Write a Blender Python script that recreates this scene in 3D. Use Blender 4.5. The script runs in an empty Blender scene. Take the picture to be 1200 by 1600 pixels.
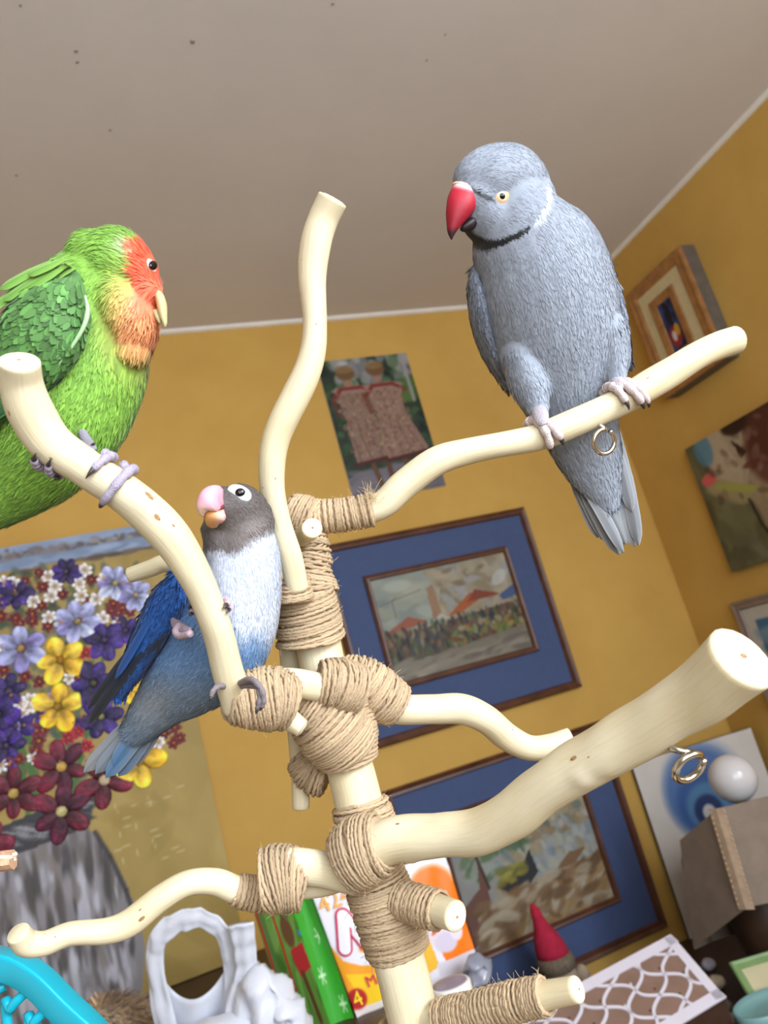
import bpy, bmesh, math, random
import numpy as np
from mathutils import Vector, Matrix
from mathutils.bvhtree import BVHTree

# ------------------------------------------------------------------ camera, light, exposure
SC = bpy.context.scene
COL = SC.collection
PIT, ROL, YAW, F = math.radians(13.156), math.radians(-15.697), math.radians(22.062), 1202.7
CAM = np.array([0.0, 0.0, 1.4])
FW = np.array([math.cos(PIT) * math.sin(YAW), math.cos(PIT) * math.cos(YAW), math.sin(PIT)])
_r0 = np.array([math.cos(YAW), -math.sin(YAW), 0.0]); _u0 = np.cross(_r0, FW)
RT = math.cos(ROL) * _r0 + math.sin(ROL) * _u0
UP = -math.sin(ROL) * _r0 + math.cos(ROL) * _u0
cd = bpy.data.cameras.new('camera'); cam = bpy.data.objects.new('camera', cd); COL.objects.link(cam)
cd.sensor_fit = 'VERTICAL'; cd.sensor_height = 36.0; cd.lens = F / 1600 * 36.0
cd.clip_start = 0.02; cd.clip_end = 50
M = Matrix.Identity(4)
for i in range(3):
    M[i][0], M[i][1], M[i][2], M[i][3] = RT[i], UP[i], -FW[i], CAM[i]
cam.matrix_world = M
cd.dof.use_dof = True; cd.dof.focus_distance = 0.42; cd.dof.aperture_fstop = 13.0
SC.camera = cam

w = bpy.data.worlds.new('sky'); SC.world = w; w.use_nodes = True
bg = w.node_tree.nodes['Background']
bg.inputs[0].default_value = (0.62, 0.78, 1.0, 1); bg.inputs[1].default_value = 1.0

def area(name, loc, aim, sx, sy, power, col):
    l = bpy.data.lights.new(name, 'AREA'); l.shape = 'RECTANGLE'; l.size = sx; l.size_y = sy
    l.energy = power; l.color = col
    o = bpy.data.objects.new(name, l); COL.objects.link(o); o.location = loc
    o.rotation_euler = (Vector(aim) - Vector(loc)).to_track_quat('-Z', 'Y').to_euler()
    return o
# the one window of the place lies behind the photographer: open sky seen through it, high to the right,
# and the soft daylight that fills the opening itself
area('sky_behind_offscreen', (2.3, -2.45, 3.35), (0.2, 0.5, 1.45), 2.6, 2.4, 620, (0.83, 0.92, 1.0))
area('window_behind_offscreen', (0.46, -1.03, 1.81), (0.46, 0.5, 1.81), 2.2, 1.22, 62, (0.92, 0.96, 1.0))
SC.view_settings.view_transform = 'Standard'; SC.view_settings.look = 'None'
SC.view_settings.gamma = 1.0; SC.view_settings.use_curve_mapping = False
SC.view_settings.exposure = -0.42

# ------------------------------------------------------------------ helpers
YB, XR, ZC = 1.931, 1.655, 2.5
rng = np.random.RandomState(7)

def P(x, y, d):
    """world point that lies at image position x,y and distance d along the optical axis"""
    return CAM + d * ((x - 600) / F * RT - (y - 800) / F * UP + FW)
def ray(x, y): return (x - 600) / F * RT - (y - 800) / F * UP + FW
def PY(x, y, yy): d = ray(x, y); return CAM + d * (yy - CAM[1]) / d[1]
def PX(x, y, xx): d = ray(x, y); return CAM + d * (xx - CAM[0]) / d[0]
def PZ(x, y, zz): d = ray(x, y); return CAM + d * (zz - CAM[2]) / d[2]
def proj(v):
    q = np.asarray(v, float) - CAM; d = q @ FW
    return np.stack([600 + F * (q @ RT) / d, 800 - F * (q @ UP) / d, d], -1)
def unit(v): v = np.asarray(v, float); return v / max(np.linalg.norm(v), 1e-12)
def lin(c):
    c = np.asarray(c, float) / 255.0
    return np.where(c <= 0.04045, c / 12.92, ((c + 0.055) / 1.055) ** 2.4)
def smooth01(a, b, x): t = np.clip((x - a) / (b - a), 0, 1); return t * t * (3 - 2 * t)

def setp(o, label=None, cat=None, group=None, kind=None):
    if label: o['label'] = label
    if cat: o['category'] = cat
    if group: o['group'] = group
    if kind: o['kind'] = kind
    return o
def thing(name, label, cat, loc, group=None):
    o = bpy.data.objects.new(name, None); COL.objects.link(o); o.location = tuple(loc)
    o.empty_display_size = 0.02
    return setp(o, label, cat, group)
def root_loc(o):
    while o.parent: o = o.parent
    return np.array(o.location)
def obj(name, verts, faces, mat, parent=None, smooth=True, cols=None, attr=None, loc=None):
    base = root_loc(parent) if parent else (np.asarray(loc, float) if loc is not None else np.zeros(3))
    v = np.asarray(verts, float) - base
    me = bpy.data.meshes.new(name); me.from_pydata(v.tolist(), [], [tuple(int(i) for i in f) for f in faces])
    if smooth: me.polygons.foreach_set('use_smooth', [True] * len(me.polygons))
    if cols is not None:
        a = me.color_attributes.new('Col', 'FLOAT_COLOR', 'POINT')
        c = np.ones((len(v), 4)); c[:, :3] = cols; a.data.foreach_set('color', c.ravel())
    if attr is not None:
        a = me.attributes.new('grain', 'FLOAT_VECTOR', 'POINT'); a.data.foreach_set('vector', np.asarray(attr, float).ravel())
    if mat: me.materials.append(mat)
    me.update()
    o = bpy.data.objects.new(name, me); COL.objects.link(o)
    if parent: o.parent = parent
    elif loc is not None: o.location = tuple(loc)
    return o

def merge(parts):
    vs, fs, n = [], [], 0
    for v, f in parts:
        v = np.asarray(v, float); vs.append(v); fs += [tuple(i + n for i in q) for q in f]; n += len(v)
    return np.concatenate(vs), fs

def spline(pts, n=8):
    p = np.asarray(pts, float); out = []
    q = np.vstack([2 * p[0] - p[1], p, 2 * p[-1] - p[-2]])
    for i in range(1, len(q) - 2):
        a, b, c, d = q[i - 1], q[i], q[i + 1], q[i + 2]
        for k in range(n):
            t = k / n
            out.append(0.5 * (2 * b + (c - a) * t + (2 * a - 5 * b + 4 * c - d) * t * t + (3 * b - a - 3 * c + d) * t ** 3))
    out.append(p[-1]); return np.array(out)

def frames(c, n0=None):
    c = np.asarray(c, float)
    t = np.gradient(c, axis=0); t /= np.linalg.norm(t, axis=1)[:, None] + 1e-12
    n = np.zeros_like(t)
    a = n0 if n0 is not None else (-FW if abs(t[0] @ FW) < 0.9 else UP)
    a = np.asarray(a) - t[0] * (np.asarray(a) @ t[0]); n[0] = unit(a)
    for i in range(1, len(c)):
        a = n[i - 1] - t[i] * (n[i - 1] @ t[i]); n[i] = unit(a)
    return t, n, np.cross(t, n)

def tube(c, r, sides=10, caps=True, fn=None):
    """swept tube; r scalar/array; fn(theta, i) radius factor. Returns verts, faces, grain attr"""
    c = np.asarray(c, float); m = len(c); r = np.broadcast_to(r, (m,)).astype(float)
    t, n, b = frames(c)
    th = np.arange(sides) * 2 * math.pi / sides
    L = np.concatenate([[0], np.cumsum(np.linalg.norm(np.diff(c, axis=0), axis=1))])
    R = np.repeat(r[:, None], sides, 1)
    if fn is not None: R = R * fn(th[None, :], L[:, None])
    v = c[:, None] + R[..., None] * (np.cos(th)[None, :, None] * n[:, None] + np.sin(th)[None, :, None] * b[:, None])
    g = np.stack([R * np.cos(th), R * np.sin(th), np.repeat(L[:, None], sides, 1)], -1).reshape(-1, 3)
    v = v.reshape(-1, 3); f = []
    for i in range(m - 1):
        for j in range(sides):
            k = (j + 1) % sides
            f.append((i * sides + j, i * sides + k, (i + 1) * sides + k, (i + 1) * sides + j))
    if caps:
        f.append(tuple(range(sides - 1, -1, -1))); f.append(tuple((m - 1) * sides + j for j in range(sides)))
    return v, f, g

def box(lo, hi):
    (a, b, c), (d, e, g) = lo, hi
    v = [(a, b, c), (d, b, c), (d, e, c), (a, e, c), (a, b, g), (d, b, g), (d, e, g), (a, e, g)]
    return np.array(v, float), [(0, 3, 2, 1), (4, 5, 6, 7), (0, 1, 5, 4), (1, 2, 6, 5), (2, 3, 7, 6), (3, 0, 4, 7)]
def bevel(o, w=0.002, s=2):
    m = o.modifiers.new('bevel', 'BEVEL'); m.width = w; m.segments = s; m.limit_method = 'ANGLE'; return o
def obox(o3, ax, ay, az, lo, hi):
    """box in a local frame"""
    v, f = box(lo, hi); A = np.array([ax, ay, az]); return np.asarray(o3) + v @ A, f

def ellipsoid(c, ax, ay, az, nu=16, nv=10):
    v, f = [], []
    for i in range(nv + 1):
        ph = math.pi * i / nv
        for j in range(nu):
            th = 2 * math.pi * j / nu
            v.append(np.asarray(c) + math.sin(ph) * math.cos(th) * np.asarray(ax) + math.sin(ph) * math.sin(th) * np.asarray(ay) + math.cos(ph) * np.asarray(az))
    for i in range(nv):
        for j in range(nu):
            k = (j + 1) % nu; f.append((i * nu + j, (i + 1) * nu + j, (i + 1) * nu + k, i * nu + k))
    return np.array(v), f

# ------------------------------------------------------------------ materials
def newmat(name):
    m = bpy.data.materials.new(name); m.use_nodes = True; nt = m.node_tree
    return m, nt, nt.nodes['Principled BSDF']
def N(nt, t, **kw):
    n = nt.nodes.new(t)
    for k, v in kw.items():
        if k in n.inputs: n.inputs[k].default_value = v
        else: setattr(n, k, v)
    return n
def mat(name, c, rough=0.6, var=0.12, scale=20, bump=0.0, bscale=None, metal=0.0, spec=0.5, stretch=(1, 1, 1), trans=0.0):
    """plain surface: base colour broken up by noise, optional fine relief"""
    m, nt, p = newmat(name); c = lin(c)
    tc = N(nt, 'ShaderNodeTexCoord'); mp = N(nt, 'ShaderNodeMapping'); mp.inputs['Scale'].default_value = stretch
    nt.links.new(tc.outputs['Object'], mp.inputs[0])
    nz = N(nt, 'ShaderNodeTexNoise', Scale=scale, Detail=5.0); nt.links.new(mp.outputs[0], nz.inputs['Vector'])
    rp = N(nt, 'ShaderNodeValToRGB'); e = rp.color_ramp.elements
    e[0].position = 0.3; e[1].position = 0.7
    e[0].color = tuple(np.clip(c * (1 - var), 0, 1)) + (1,); e[1].color = tuple(np.clip(c * (1 + var), 0, 1)) + (1,)
    nt.links.new(nz.outputs['Fac'], rp.inputs[0]); nt.links.new(rp.outputs[0], p.inputs['Base Color'])
    p.inputs['Roughness'].default_value = rough; p.inputs['Metallic'].default_value = metal
    p.inputs['Specular IOR Level'].default_value = spec
    if trans: p.inputs['Transmission Weight'].default_value = trans
    if bump:
        n2 = N(nt, 'ShaderNodeTexNoise', Scale=bscale or scale * 4, Detail=4.0); nt.links.new(mp.outputs[0], n2.inputs['Vector'])
        b = N(nt, 'ShaderNodeBump', Strength=bump, Distance=0.002); nt.links.new(n2.outputs['Fac'], b.inputs['Height'])
        nt.links.new(b.outputs[0], p.inputs['Normal'])
    return m
def mat_attr(name, rough=0.7, bump=0.0, bscale=200, sheen=0.0, spec=0.3, sub=0.0):
    m, nt, p = newmat(name)
    a = N(nt, 'ShaderNodeAttribute', attribute_name='Col'); nt.links.new(a.outputs['Color'], p.inputs['Base Color'])
    p.inputs['Roughness'].default_value = rough; p.inputs['Specular IOR Level'].default_value = spec
    if sheen: p.inputs['Sheen Weight'].default_value = sheen
    if sub:
        p.inputs['Subsurface Weight'].default_value = sub; p.inputs['Subsurface Scale'].default_value = 0.004
    if bump:
        tc = N(nt, 'ShaderNodeTexCoord'); n2 = N(nt, 'ShaderNodeTexNoise', Scale=bscale, Detail=3.0)
        nt.links.new(tc.outputs['Object'], n2.inputs['Vector'])
        b = N(nt, 'ShaderNodeBump', Strength=bump, Distance=0.001); nt.links.new(n2.outputs['Fac'], b.inputs['Height'])
        nt.links.new(b.outputs[0], p.inputs['Normal'])
    return m
def mat_wood(name, c0, c1, c2):
    """peeled branch: fine grain along the length (grain attribute is seamless around the branch)"""
    m, nt, p = newmat(name)
    a = N(nt, 'ShaderNodeAttribute', attribute_name='grain')
    mp = N(nt, 'ShaderNodeMapping'); mp.inputs['Scale'].default_value = (700, 700, 40); nt.links.new(a.outputs['Vector'], mp.inputs[0])
    nz = N(nt, 'ShaderNodeTexNoise', Scale=1.0, Detail=4.0, Roughness=0.6); nt.links.new(mp.outputs[0], nz.inputs['Vector'])
    m2 = N(nt, 'ShaderNodeMapping'); m2.inputs['Scale'].default_value = (60, 60, 18); nt.links.new(a.outputs['Vector'], m2.inputs[0])
    n2 = N(nt, 'ShaderNodeTexNoise', Scale=1.0, Detail=3.0); nt.links.new(m2.outputs[0], n2.inputs['Vector'])
    r1 = N(nt, 'ShaderNodeValToRGB'); e = r1.color_ramp.elements
    e[0].position = 0.3; e[1].position = 0.68
    e[0].color = tuple(lin(c1)) + (1,); e[1].color = tuple(lin(c0)) + (1,)
    nt.links.new(n2.outputs['Fac'], r1.inputs[0])
    r2 = N(nt, 'ShaderNodeValToRGB'); e = r2.color_ramp.elements
    e[0].position = 0.28; e[1].position = 0.5; e[0].color = tuple(lin(c2)) + (1,); e[1].color = (1, 1, 1, 1)
    nt.links.new(nz.outputs['Fac'], r2.inputs[0])
    mx = N(nt, 'ShaderNodeMixRGB', blend_type='MULTIPLY'); mx.inputs[0].default_value = 0.13
    nt.links.new(r1.outputs[0], mx.inputs[1]); nt.links.new(r2.outputs[0], mx.inputs[2])
    nt.links.new(mx.outputs[0], p.inputs['Base Color'])
    p.inputs['Roughness'].default_value = 0.55; p.inputs['Specular IOR Level'].default_value = 0.35
    b = N(nt, 'ShaderNodeBump', Strength=0.35, Distance=0.0006); nt.links.new(nz.outputs['Fac'], b.inputs['Height'])
    nt.links.new(b.outputs[0], p.inputs['Normal'])
    return m
def mat_wall(name, c, c2):
    m, nt, p = newmat(name)
    tc = N(nt, 'ShaderNodeTexCoord')
    n1 = N(nt, 'ShaderNodeTexNoise', Scale=3.5, Detail=6.0, Roughness=0.6); nt.links.new(tc.outputs['Object'], n1.inputs['Vector'])
    rp = N(nt, 'ShaderNodeValToRGB'); e = rp.color_ramp.elements
    e[0].position = 0.35; e[1].position = 0.65; e[0].color = tuple(lin(c)) + (1,); e[1].color = tuple(lin(c2)) + (1,)
    nt.links.new(n1.outputs['Fac'], rp.inputs[0]); nt.links.new(rp.outputs[0], p.inputs['Base Color'])
    p.inputs['Roughness'].default_value = 0.75; p.inputs['Specular IOR Level'].default_value = 0.25
    n2 = N(nt, 'ShaderNodeTexNoise', Scale=45, Detail=5.0); nt.links.new(tc.outputs['Object'], n2.inputs['Vector'])
    b = N(nt, 'ShaderNodeBump', Strength=0.12, Distance=0.004); nt.links.new(n2.outputs['Fac'], b.inputs['Height'])
    nt.links.new(b.outputs[0], p.inputs['Normal'])
    return m

MT = {}
MT['wall'] = mat_wall('ochre wall paint', (190, 150, 76), (199, 160, 84))
MT['cream'] = mat_wall('cream wall paint', (226, 216, 200), (231, 221, 205))
MT['ceil'] = mat_wall('ceiling paint', (212, 207, 206), (217, 212, 211))
MT['white'] = mat('white paint', (225, 220, 212), 0.6, 0.04)
MT['floor'] = mat('pale floor boards', (196, 182, 162), 0.5, 0.15, 3, stretch=(1, 12, 1))
MT['branch'] = mat_wood('peeled branch wood', (216, 206, 178), (206, 190, 152), (188, 154, 106))
MT['pale'] = mat('cut wood end', (238, 226, 196), 0.7, 0.1, 120)
MT['knot'] = mat('dark knot', (150, 112, 70), 0.8, 0.35, 500)
MT['twine'] = mat_attr('jute twine', 0.8, 0.5, 900, spec=0.2)
MT['core'] = mat('twine inner layers', (120, 92, 62), 0.9, 0.3, 300, 0.5)
MT['fibre'] = mat('loose jute fibre', (205, 180, 140), 0.7, 0.1)
MT['steel'] = mat('chromed steel', (205, 200, 190), 0.18, 0.02, metal=1.0)
MT['feather'] = mat_attr('feathers', 0.62, sheen=0.15, spec=0.3)
MT['beak'] = mat_attr('beak horn', 0.5, 0.15, 300, spec=0.35, sub=0.1)
MT['claw'] = mat('dark claw', (58, 50, 50), 0.35, 0.2, 300)
MT['eyeblack'] = mat('black eye', (8, 7, 7), 0.06, 0.0)
MT['paint'] = mat_attr('painted surface', 0.55, 0.35, 160, spec=0.35)
MT['impasto'] = mat_attr('thick paint', 0.5, 0.8, 300, spec=0.3)
MT['print'] = mat_attr('printed film', 0.38, 0.0, spec=0.5)
MT['darkwood'] = mat('dark walnut moulding', (84, 50, 34), 0.4, 0.35, 30, 0.2, stretch=(1, 1, 1))
MT['bluemat'] = mat('blue mat board', (62, 78, 118), 0.8, 0.05, 60)
MT['furn'] = mat('dark brown furniture', (62, 40, 28), 0.45, 0.3, 8, stretch=(1, 10, 10))

# ------------------------------------------------------------------ painting on vertex colours
class Canvas:
    """small raster painted in code; becomes the colour attribute of a fine grid"""
    def __init__(s, w_, h_, c, noise=0):
        s.w, s.h = w_, h_; s.a = np.ones((h_, w_, 3)) * np.asarray(c, float)
        s.y, s.x = np.mgrid[0:h_, 0:w_]; s.x = (s.x + .5) / w_; s.y = (s.y + .5) / h_; s.asp = h_ / w_
        s.r = np.random.RandomState(11)
        if noise: s.noise(noise)
    def noise(s, amp, cells=12, mask=None):
        g = s.r.rand(cells + 1, cells + 1, 1)
        yi, xi = s.y * cells, s.x * cells; y0, x0 = yi.astype(int), xi.astype(int); fy, fx = (yi - y0)[..., None], (xi - x0)[..., None]
        y1, x1 = np.minimum(y0 + 1, cells), np.minimum(x0 + 1, cells)
        n = g[y0, x0] * (1 - fy) * (1 - fx) + g[y0, x1] * (1 - fy) * fx + g[y1, x0] * fy * (1 - fx) + g[y1, x1] * fy * fx
        d = (n - .5) * 2 * amp
        s.a += d if mask is None else d * mask[..., None]
    def mix(s, m, c, al=1.0): m = (m * al)[..., None]; s.a = s.a * (1 - m) + np.asarray(c, float) * m
    def ell(s, cx, cy, rx, ry, c, ang=0, al=1.0, soft=0.25):
        dx, dy = s.x - cx, (s.y - cy) * s.asp; ca, sa = math.cos(ang), math.sin(ang)
        d = np.sqrt(((dx * ca + dy * sa) / rx) ** 2 + ((-dx * sa + dy * ca) / ry) ** 2)
        s.mix(np.clip((1 + soft / 2 - d) / soft, 0, 1), c, al)
    def poly(s, pts, c, al=1.0):
        ins = np.zeros(s.x.shape, bool); n = len(pts)
        for i in range(n):
            (x0, y0), (x1, y1) = pts[i], pts[(i + 1) % n]
            if y0 == y1: continue
            ins ^= ((s.y > min(y0, y1)) & (s.y <= max(y0, y1)) & (s.x < (x1 - x0) * (s.y - y0) / (y1 - y0) + x0))
        s.mix(ins.astype(float), c, al)
    def line(s, pts, wd, c, al=1.0):
        for (x0, y0), (x1, y1) in zip(pts[:-1], pts[1:]):
            ax, ay, bx, by = x0, y0 * s.asp, x1, y1 * s.asp; ux, uy = bx - ax, by - ay; L = ux * ux + uy * uy + 1e-12
            t = np.clip(((s.x - ax) * ux + (s.y * s.asp - ay) * uy) / L, 0, 1)
            d = np.hypot(s.x - ax - t * ux, s.y * s.asp - ay - t * uy)
            s.mix(np.clip((wd - d) / wd * 2, 0, 1), c, al)
    def dabs(s, n, x0, x1, y0, y1, cols, size, ang=0, angv=0.4, ratio=2.5, al=0.8):
        for _ in range(n):
            k = size * (0.6 + 0.8 * s.r.rand()); c = np.asarray(cols[s.r.randint(len(cols))], float) + s.r.randn() * 8
            s.ell(x0 + (x1 - x0) * s.r.rand(), y0 + (y1 - y0) * s.r.rand(), k * ratio, k, c, ang + angv * s.r.randn(), al, 0.5)

def canvas_grid(cv, tl, tr, br, bl, push=None):
    """grid mesh spanning four corners, coloured from a canvas"""
    tl, tr, br, bl = [np.asarray(q, float) for q in (tl, tr, br, bl)]
    u = np.linspace(0, 1, cv.w)[None, :, None]; v = np.linspace(0, 1, cv.h)[:, None, None]
    p = tl * (1 - u) * (1 - v) + tr * u * (1 - v) + br * u * v + bl * (1 - u) * v
    if push is not None:
        n = unit(np.cross(tr - tl, tl - bl)); p = p + n * push(u[..., 0], v[..., 0])[..., None]
    f = []
    for i in range(cv.h - 1):
        for j in range(cv.w - 1):
            a = i * cv.w + j; f.append((a + cv.w, a + cv.w + 1, a + 1, a))
    return p.reshape(-1, 3), f, lin(np.clip(cv.a, 0, 255)).reshape(-1, 3)

# ------------------------------------------------------------------ room
XL, YF = -2.2, -1.0
def struct(name, parts, m, parent=None, smooth=False):
    v, f = merge(parts); o = obj(name, v, f, m, parent, smooth); o['kind'] = 'structure'; return o
T = 0.12
floor = struct('floor', [box((XL, YF, -T), (XR, YB, 0))], MT['floor'])
ceiling = struct('ceiling', [box((XL, YF, ZC), (XR, YB, ZC + T))], MT['ceil'])
wall_back = struct('wall_back', [box((XL - T, YB, -T), (XR + T, YB + T, ZC + T))], MT['wall'])
wall_left = struct('wall_left', [box((XL - T, YF, -T), (XL, YB, ZC + T))], MT['cream'])
wall_right = struct('wall_right', [box((XR, YF, -T), (XR + T, YB, ZC + T))], MT['wall'])
# wall behind the camera with its wide window
fx0, fx1, fz0, fz1 = -0.7, 1.62, 1.15, 2.47
wall_front = struct('wall_front', [box((XL - T, YF - T, -T), (fx0, YF, ZC + T)), box((fx1, YF - T, -T), (XR + T, YF, ZC + T)),
                                   box((fx0, YF - T, -T), (fx1, YF, fz0)), box((fx0, YF - T, fz1), (fx1, YF, ZC + T))], MT['cream'])
win = struct('window_1', [box((fx0, YF - 0.06, fz0), (fx0 + 0.04, YF - 0.02, fz1)), box((fx1 - 0.04, YF - 0.06, fz0), (fx1, YF - 0.02, fz1)),
                          box((fx0, YF - 0.06, fz0), (fx1, YF - 0.02, fz0 + 0.04)), box((fx0, YF - 0.06, fz1 - 0.02), (fx1, YF - 0.02, fz1))], MT['white'])
# slim white cove between walls and ceiling
def cove(a, b, inward):
    a, b = np.asarray(a, float), np.asarray(b, float); z = np.array([0, 0, -1.0]); n = np.asarray(inward, float)
    prof = [(0, 0)] + [(0.011 * math.cos(t), 0.011 * math.sin(t)) for t in np.linspace(0, math.pi / 2, 6)]
    v = [p + n * q[0] + z * q[1] for p in (a, b) for q in prof]; k = len(prof)
    f = [(i, (i + 1) % k, k + (i + 1) % k, k + i) for i in range(k)] + [tuple(range(k))[::-1], tuple(range(k, 2 * k))]
    return np.array(v), f
struct('trim_1', [cove((XL, YB, ZC), (XR, YB, ZC), (0, -1, 0))], MT['white'])
struct('trim_2', [cove((XR, YF, ZC), (XR, YB, ZC), (-1, 0, 0))], MT['white'])

MT['speck'] = mat('fly speck', (150, 141, 138), .8)
for (x, y, r) in ((119, 80, 3), (121, 97, 2.5), (301, 65, 4), (172, 203, 2.5), (26, 274, 2.5), (520, 6, 2.5), (667, 94, 2), (32, 8, 2), (696, 54, 2)):
    c0 = PZ(x, y, ZC - .0006); k = r * 1.3 / F
    obj('speck', *ellipsoid(c0, np.array([k, 0, 0]), np.array([0, k, 0]), np.array([0, 0, .0008]), 8, 4), MT['speck'], ceiling)

# ------------------------------------------------------------------ furniture
def sideboard(name, label, x0, x1, y0, y1, z):
    t = thing(name, label, 'cabinet', ((x0 + x1) / 2, (y0 + y1) / 2, 0))
    bevel(obj('worktop', *box((x0, y0, z - 0.03), (x1, y1, z)), MT['furn'], t, False), 0.004)
    bevel(obj('body', *box((x0 + 0.02, y0 + 0.03, 0.08), (x1 - 0.02, y1, z - 0.03)), MT['furn'], t, False), 0.003)
    n = max(2, int((x1 - x0) / 0.45)); w_ = (x1 - x0 - 0.06) / n
    for i in range(n):
        a = x0 + 0.03 + i * w_
        d = bevel(obj('door', *box((a + 0.006, y0 + 0.012, 0.1), (a + w_ - 0.006, y0 + 0.03, z - 0.05)), MT['furn'], t, False), 0.003)
        obj('knob', *ellipsoid((a + w_ * 0.88, y0 + 0.002, z * 0.6), (0.012, 0, 0), (0, 0.012, 0), (0, 0, 0.012), 10, 6), MT['steel'], d)
    for a in (x0 + 0.05, x1 - 0.05):
        for b in (y0 + 0.06, y1 - 0.05):
            obj('leg', *box((a - 0.025, b - 0.025, 0), (a + 0.025, b + 0.025, 0.08)), MT['furn'], t, False)
    return t
ZS, ZL, ZT = 0.95, 0.60, 0.95
sideboard('sideboard', 'dark brown sideboard under the flower painting', -1.5, 0.42, 1.03, YB - 0.004, ZS)
sideboard('low_cabinet', 'low dark brown cabinet below the blue framed pictures in the corner', 0.46, XR - 0.004, 0.98, YB - 0.004, ZL)
tb = thing('side_table', 'small wooden table carrying the bird perch tree', 'table', (0.12, 0.5, 0))
bevel(obj('tabletop', *box((-0.32, 0.24, ZT - 0.03), (0.45, 0.76, ZT)), MT['furn'], tb, False), 0.004)
for a in (-0.28, 0.41):
    for b in (0.28, 0.72):
        obj('leg', *box((a - 0.025, b - 0.025, 0), (a + 0.025, b + 0.025, ZT - 0.03)), MT['furn'], tb, False)

# ------------------------------------------------------------------ framed pictures on the walls
def frame_ring(o3, ax, ay, nz, x0, x1, y0, y1, wd, th, dip=0.4):
    """four mitred moulding rails around a rectangle (ax right, ay up, nz out)"""
    rails = []
    prof = [(0, 0), (0, th * 0.75), (wd * 0.18, th), (wd * 0.5, th * 0.8), (wd * 0.8, th * 0.85), (wd, th * dip), (wd, 0)]
    cs = [(x0, y0, 1, 1), (x1, y0, -1, 1), (x1, y1, -1, -1), (x0, y1, 1, -1)]
    k = len(prof)
    for i in range(4):
        v = []
        for c in (cs[i], cs[(i + 1) % 4]):
            for (q, h) in prof:
                v.append(np.asarray(o3) + np.asarray(ax) * (c[0] + c[2] * q) + np.asarray(ay) * (c[1] + c[3] * q) + np.asarray(nz) * h)
        f = [(j, (j + 1) % k, k + (j + 1) % k, k + j) for j in range(k)] + [tuple(range(k))[::-1], tuple(range(k, 2 * k))]
        rails.append((np.array(v), f))
    return rails
BX, BZ, BN = np.array([1., 0, 0]), np.array([0, 0, 1.]), np.array([0, -1., 0])

def wall_picture(name, label, cat, o3, ax, nz, rect, rail_w, rail_t, rail_mat, inner=None, mat_m=None, canvas=None, inner_w=0.014, inner_mat=None, group=None):
    """rect = x0,x1,z0,z1 in the wall's own axes; inner likewise"""
    x0, x1, z0, z1 = rect; o3 = np.asarray(o3, float)
    t = thing(name, label, cat, o3 + ax * (x0 + x1) / 2 + BZ * z0, group)
    for v, f in frame_ring(o3, ax, BZ, nz, x0, x1, z0, z1, rail_w, rail_t): obj('frame_rail', v, f, rail_mat, t, False)
    if mat_m:
        obj('mat_board', *obox(o3, ax, BZ, nz, (x0 + 0.004, z0 + 0.004, 0.001), (x1 - 0.004, z1 - 0.004, rail_t * 0.45)), mat_m, t, False)
    a, b, c, d = inner
    if inner_mat:
        for v, f in frame_ring(o3 + nz * rail_t * 0.45, ax, BZ, nz, a, b, c, d, inner_w, rail_t * 0.5): obj('inner_rail', v, f, inner_mat, t, False)
    h = rail_t * 0.45 + 0.002; e = inner_w * 0.7 if inner_mat else 0
    q = [o3 + ax * xx + BZ * zz + nz * h for xx, zz in ((a + e, d - e), (b - e, d - e), (b - e, c + e), (a + e, c + e))]
    v, f, cl = canvas_grid(canvas, *q); cl = cl * .72; obj('picture', v, f, MT['paint'], t, True, cl)
    return t

# market scene
cv = Canvas(170, 118, (150, 158, 148), 8)
cv.dabs(120, 0, 1, 0, .45, [(156, 164, 152), (140, 150, 146), (164, 166, 150)], .03, 0, .3)
cv.poly([(.36, .55), (.38, .22), (.5, .14), (.62, .12), (.7, .0), (1, 0), (1, .5)], (160, 150, 128))
cv.dabs(160, .42, 1, .05, .45, [(168, 158, 134), (150, 138, 112), (176, 168, 150), (136, 120, 96), (158, 160, 162)], .022, 0.4, .8)
cv.poly([(.36, .5), (.37, .2), (.42, .17), (.43, .5)], (156, 118, 88), .8)
cv.ell(.9, .25, .07, .04, (196, 200, 198), -.6, .8)
cv.line([(.03, .27), (.33, .2)], .004, (110, 110, 105)); cv.line([(.12, .4), (.12, .24), (.16, .22)], .004, (100, 100, 96))
cv.poly([(.02, .53), (.2, .42), (.32, .5), (.06, .56)], (158, 92, 70))
cv.poly([(.47, .5), (.66, .33), (.78, .38), (.56, .5)], (170, 92, 48)); cv.poly([(.62, .42), (.7, .31), (.88, .41)], (134, 62, 44))
cv.poly([(.3, .56), (.42, .46), (.5, .54)], (186, 184, 168)); cv.poly([(.86, .42), (1, .34), (1, .45), (.88, .48)], (70, 92, 136))
cv.poly([(0, .58), (1, .5), (1, .78), (0, .84)], (92, 86, 74))
cv.dabs(330, 0, 1, .53, .78, [(52, 50, 56), (70, 66, 62), (120, 96, 70), (96, 60, 52), (60, 70, 84), (140, 132, 104), (86, 104, 56), (44, 44, 48)], .011, 1.5, .3, 2.4)
cv.dabs(60, .45, 1, .6, .78, [(112, 126, 60), (150, 128, 70), (120, 70, 56), (160, 150, 120)], .014, 0, .8, 1.4)
cv.poly([(0, .86), (1, .74), (1, 1), (0, 1)], (126, 118, 104), .9)
cv.dabs(90, 0, 1, .84, 1, [(136, 128, 114), (110, 104, 96), (150, 144, 130)], .02, -.1, .15, 4)
O = np.array([0, YB, CAM[2]])
s_ = 0.88
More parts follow.
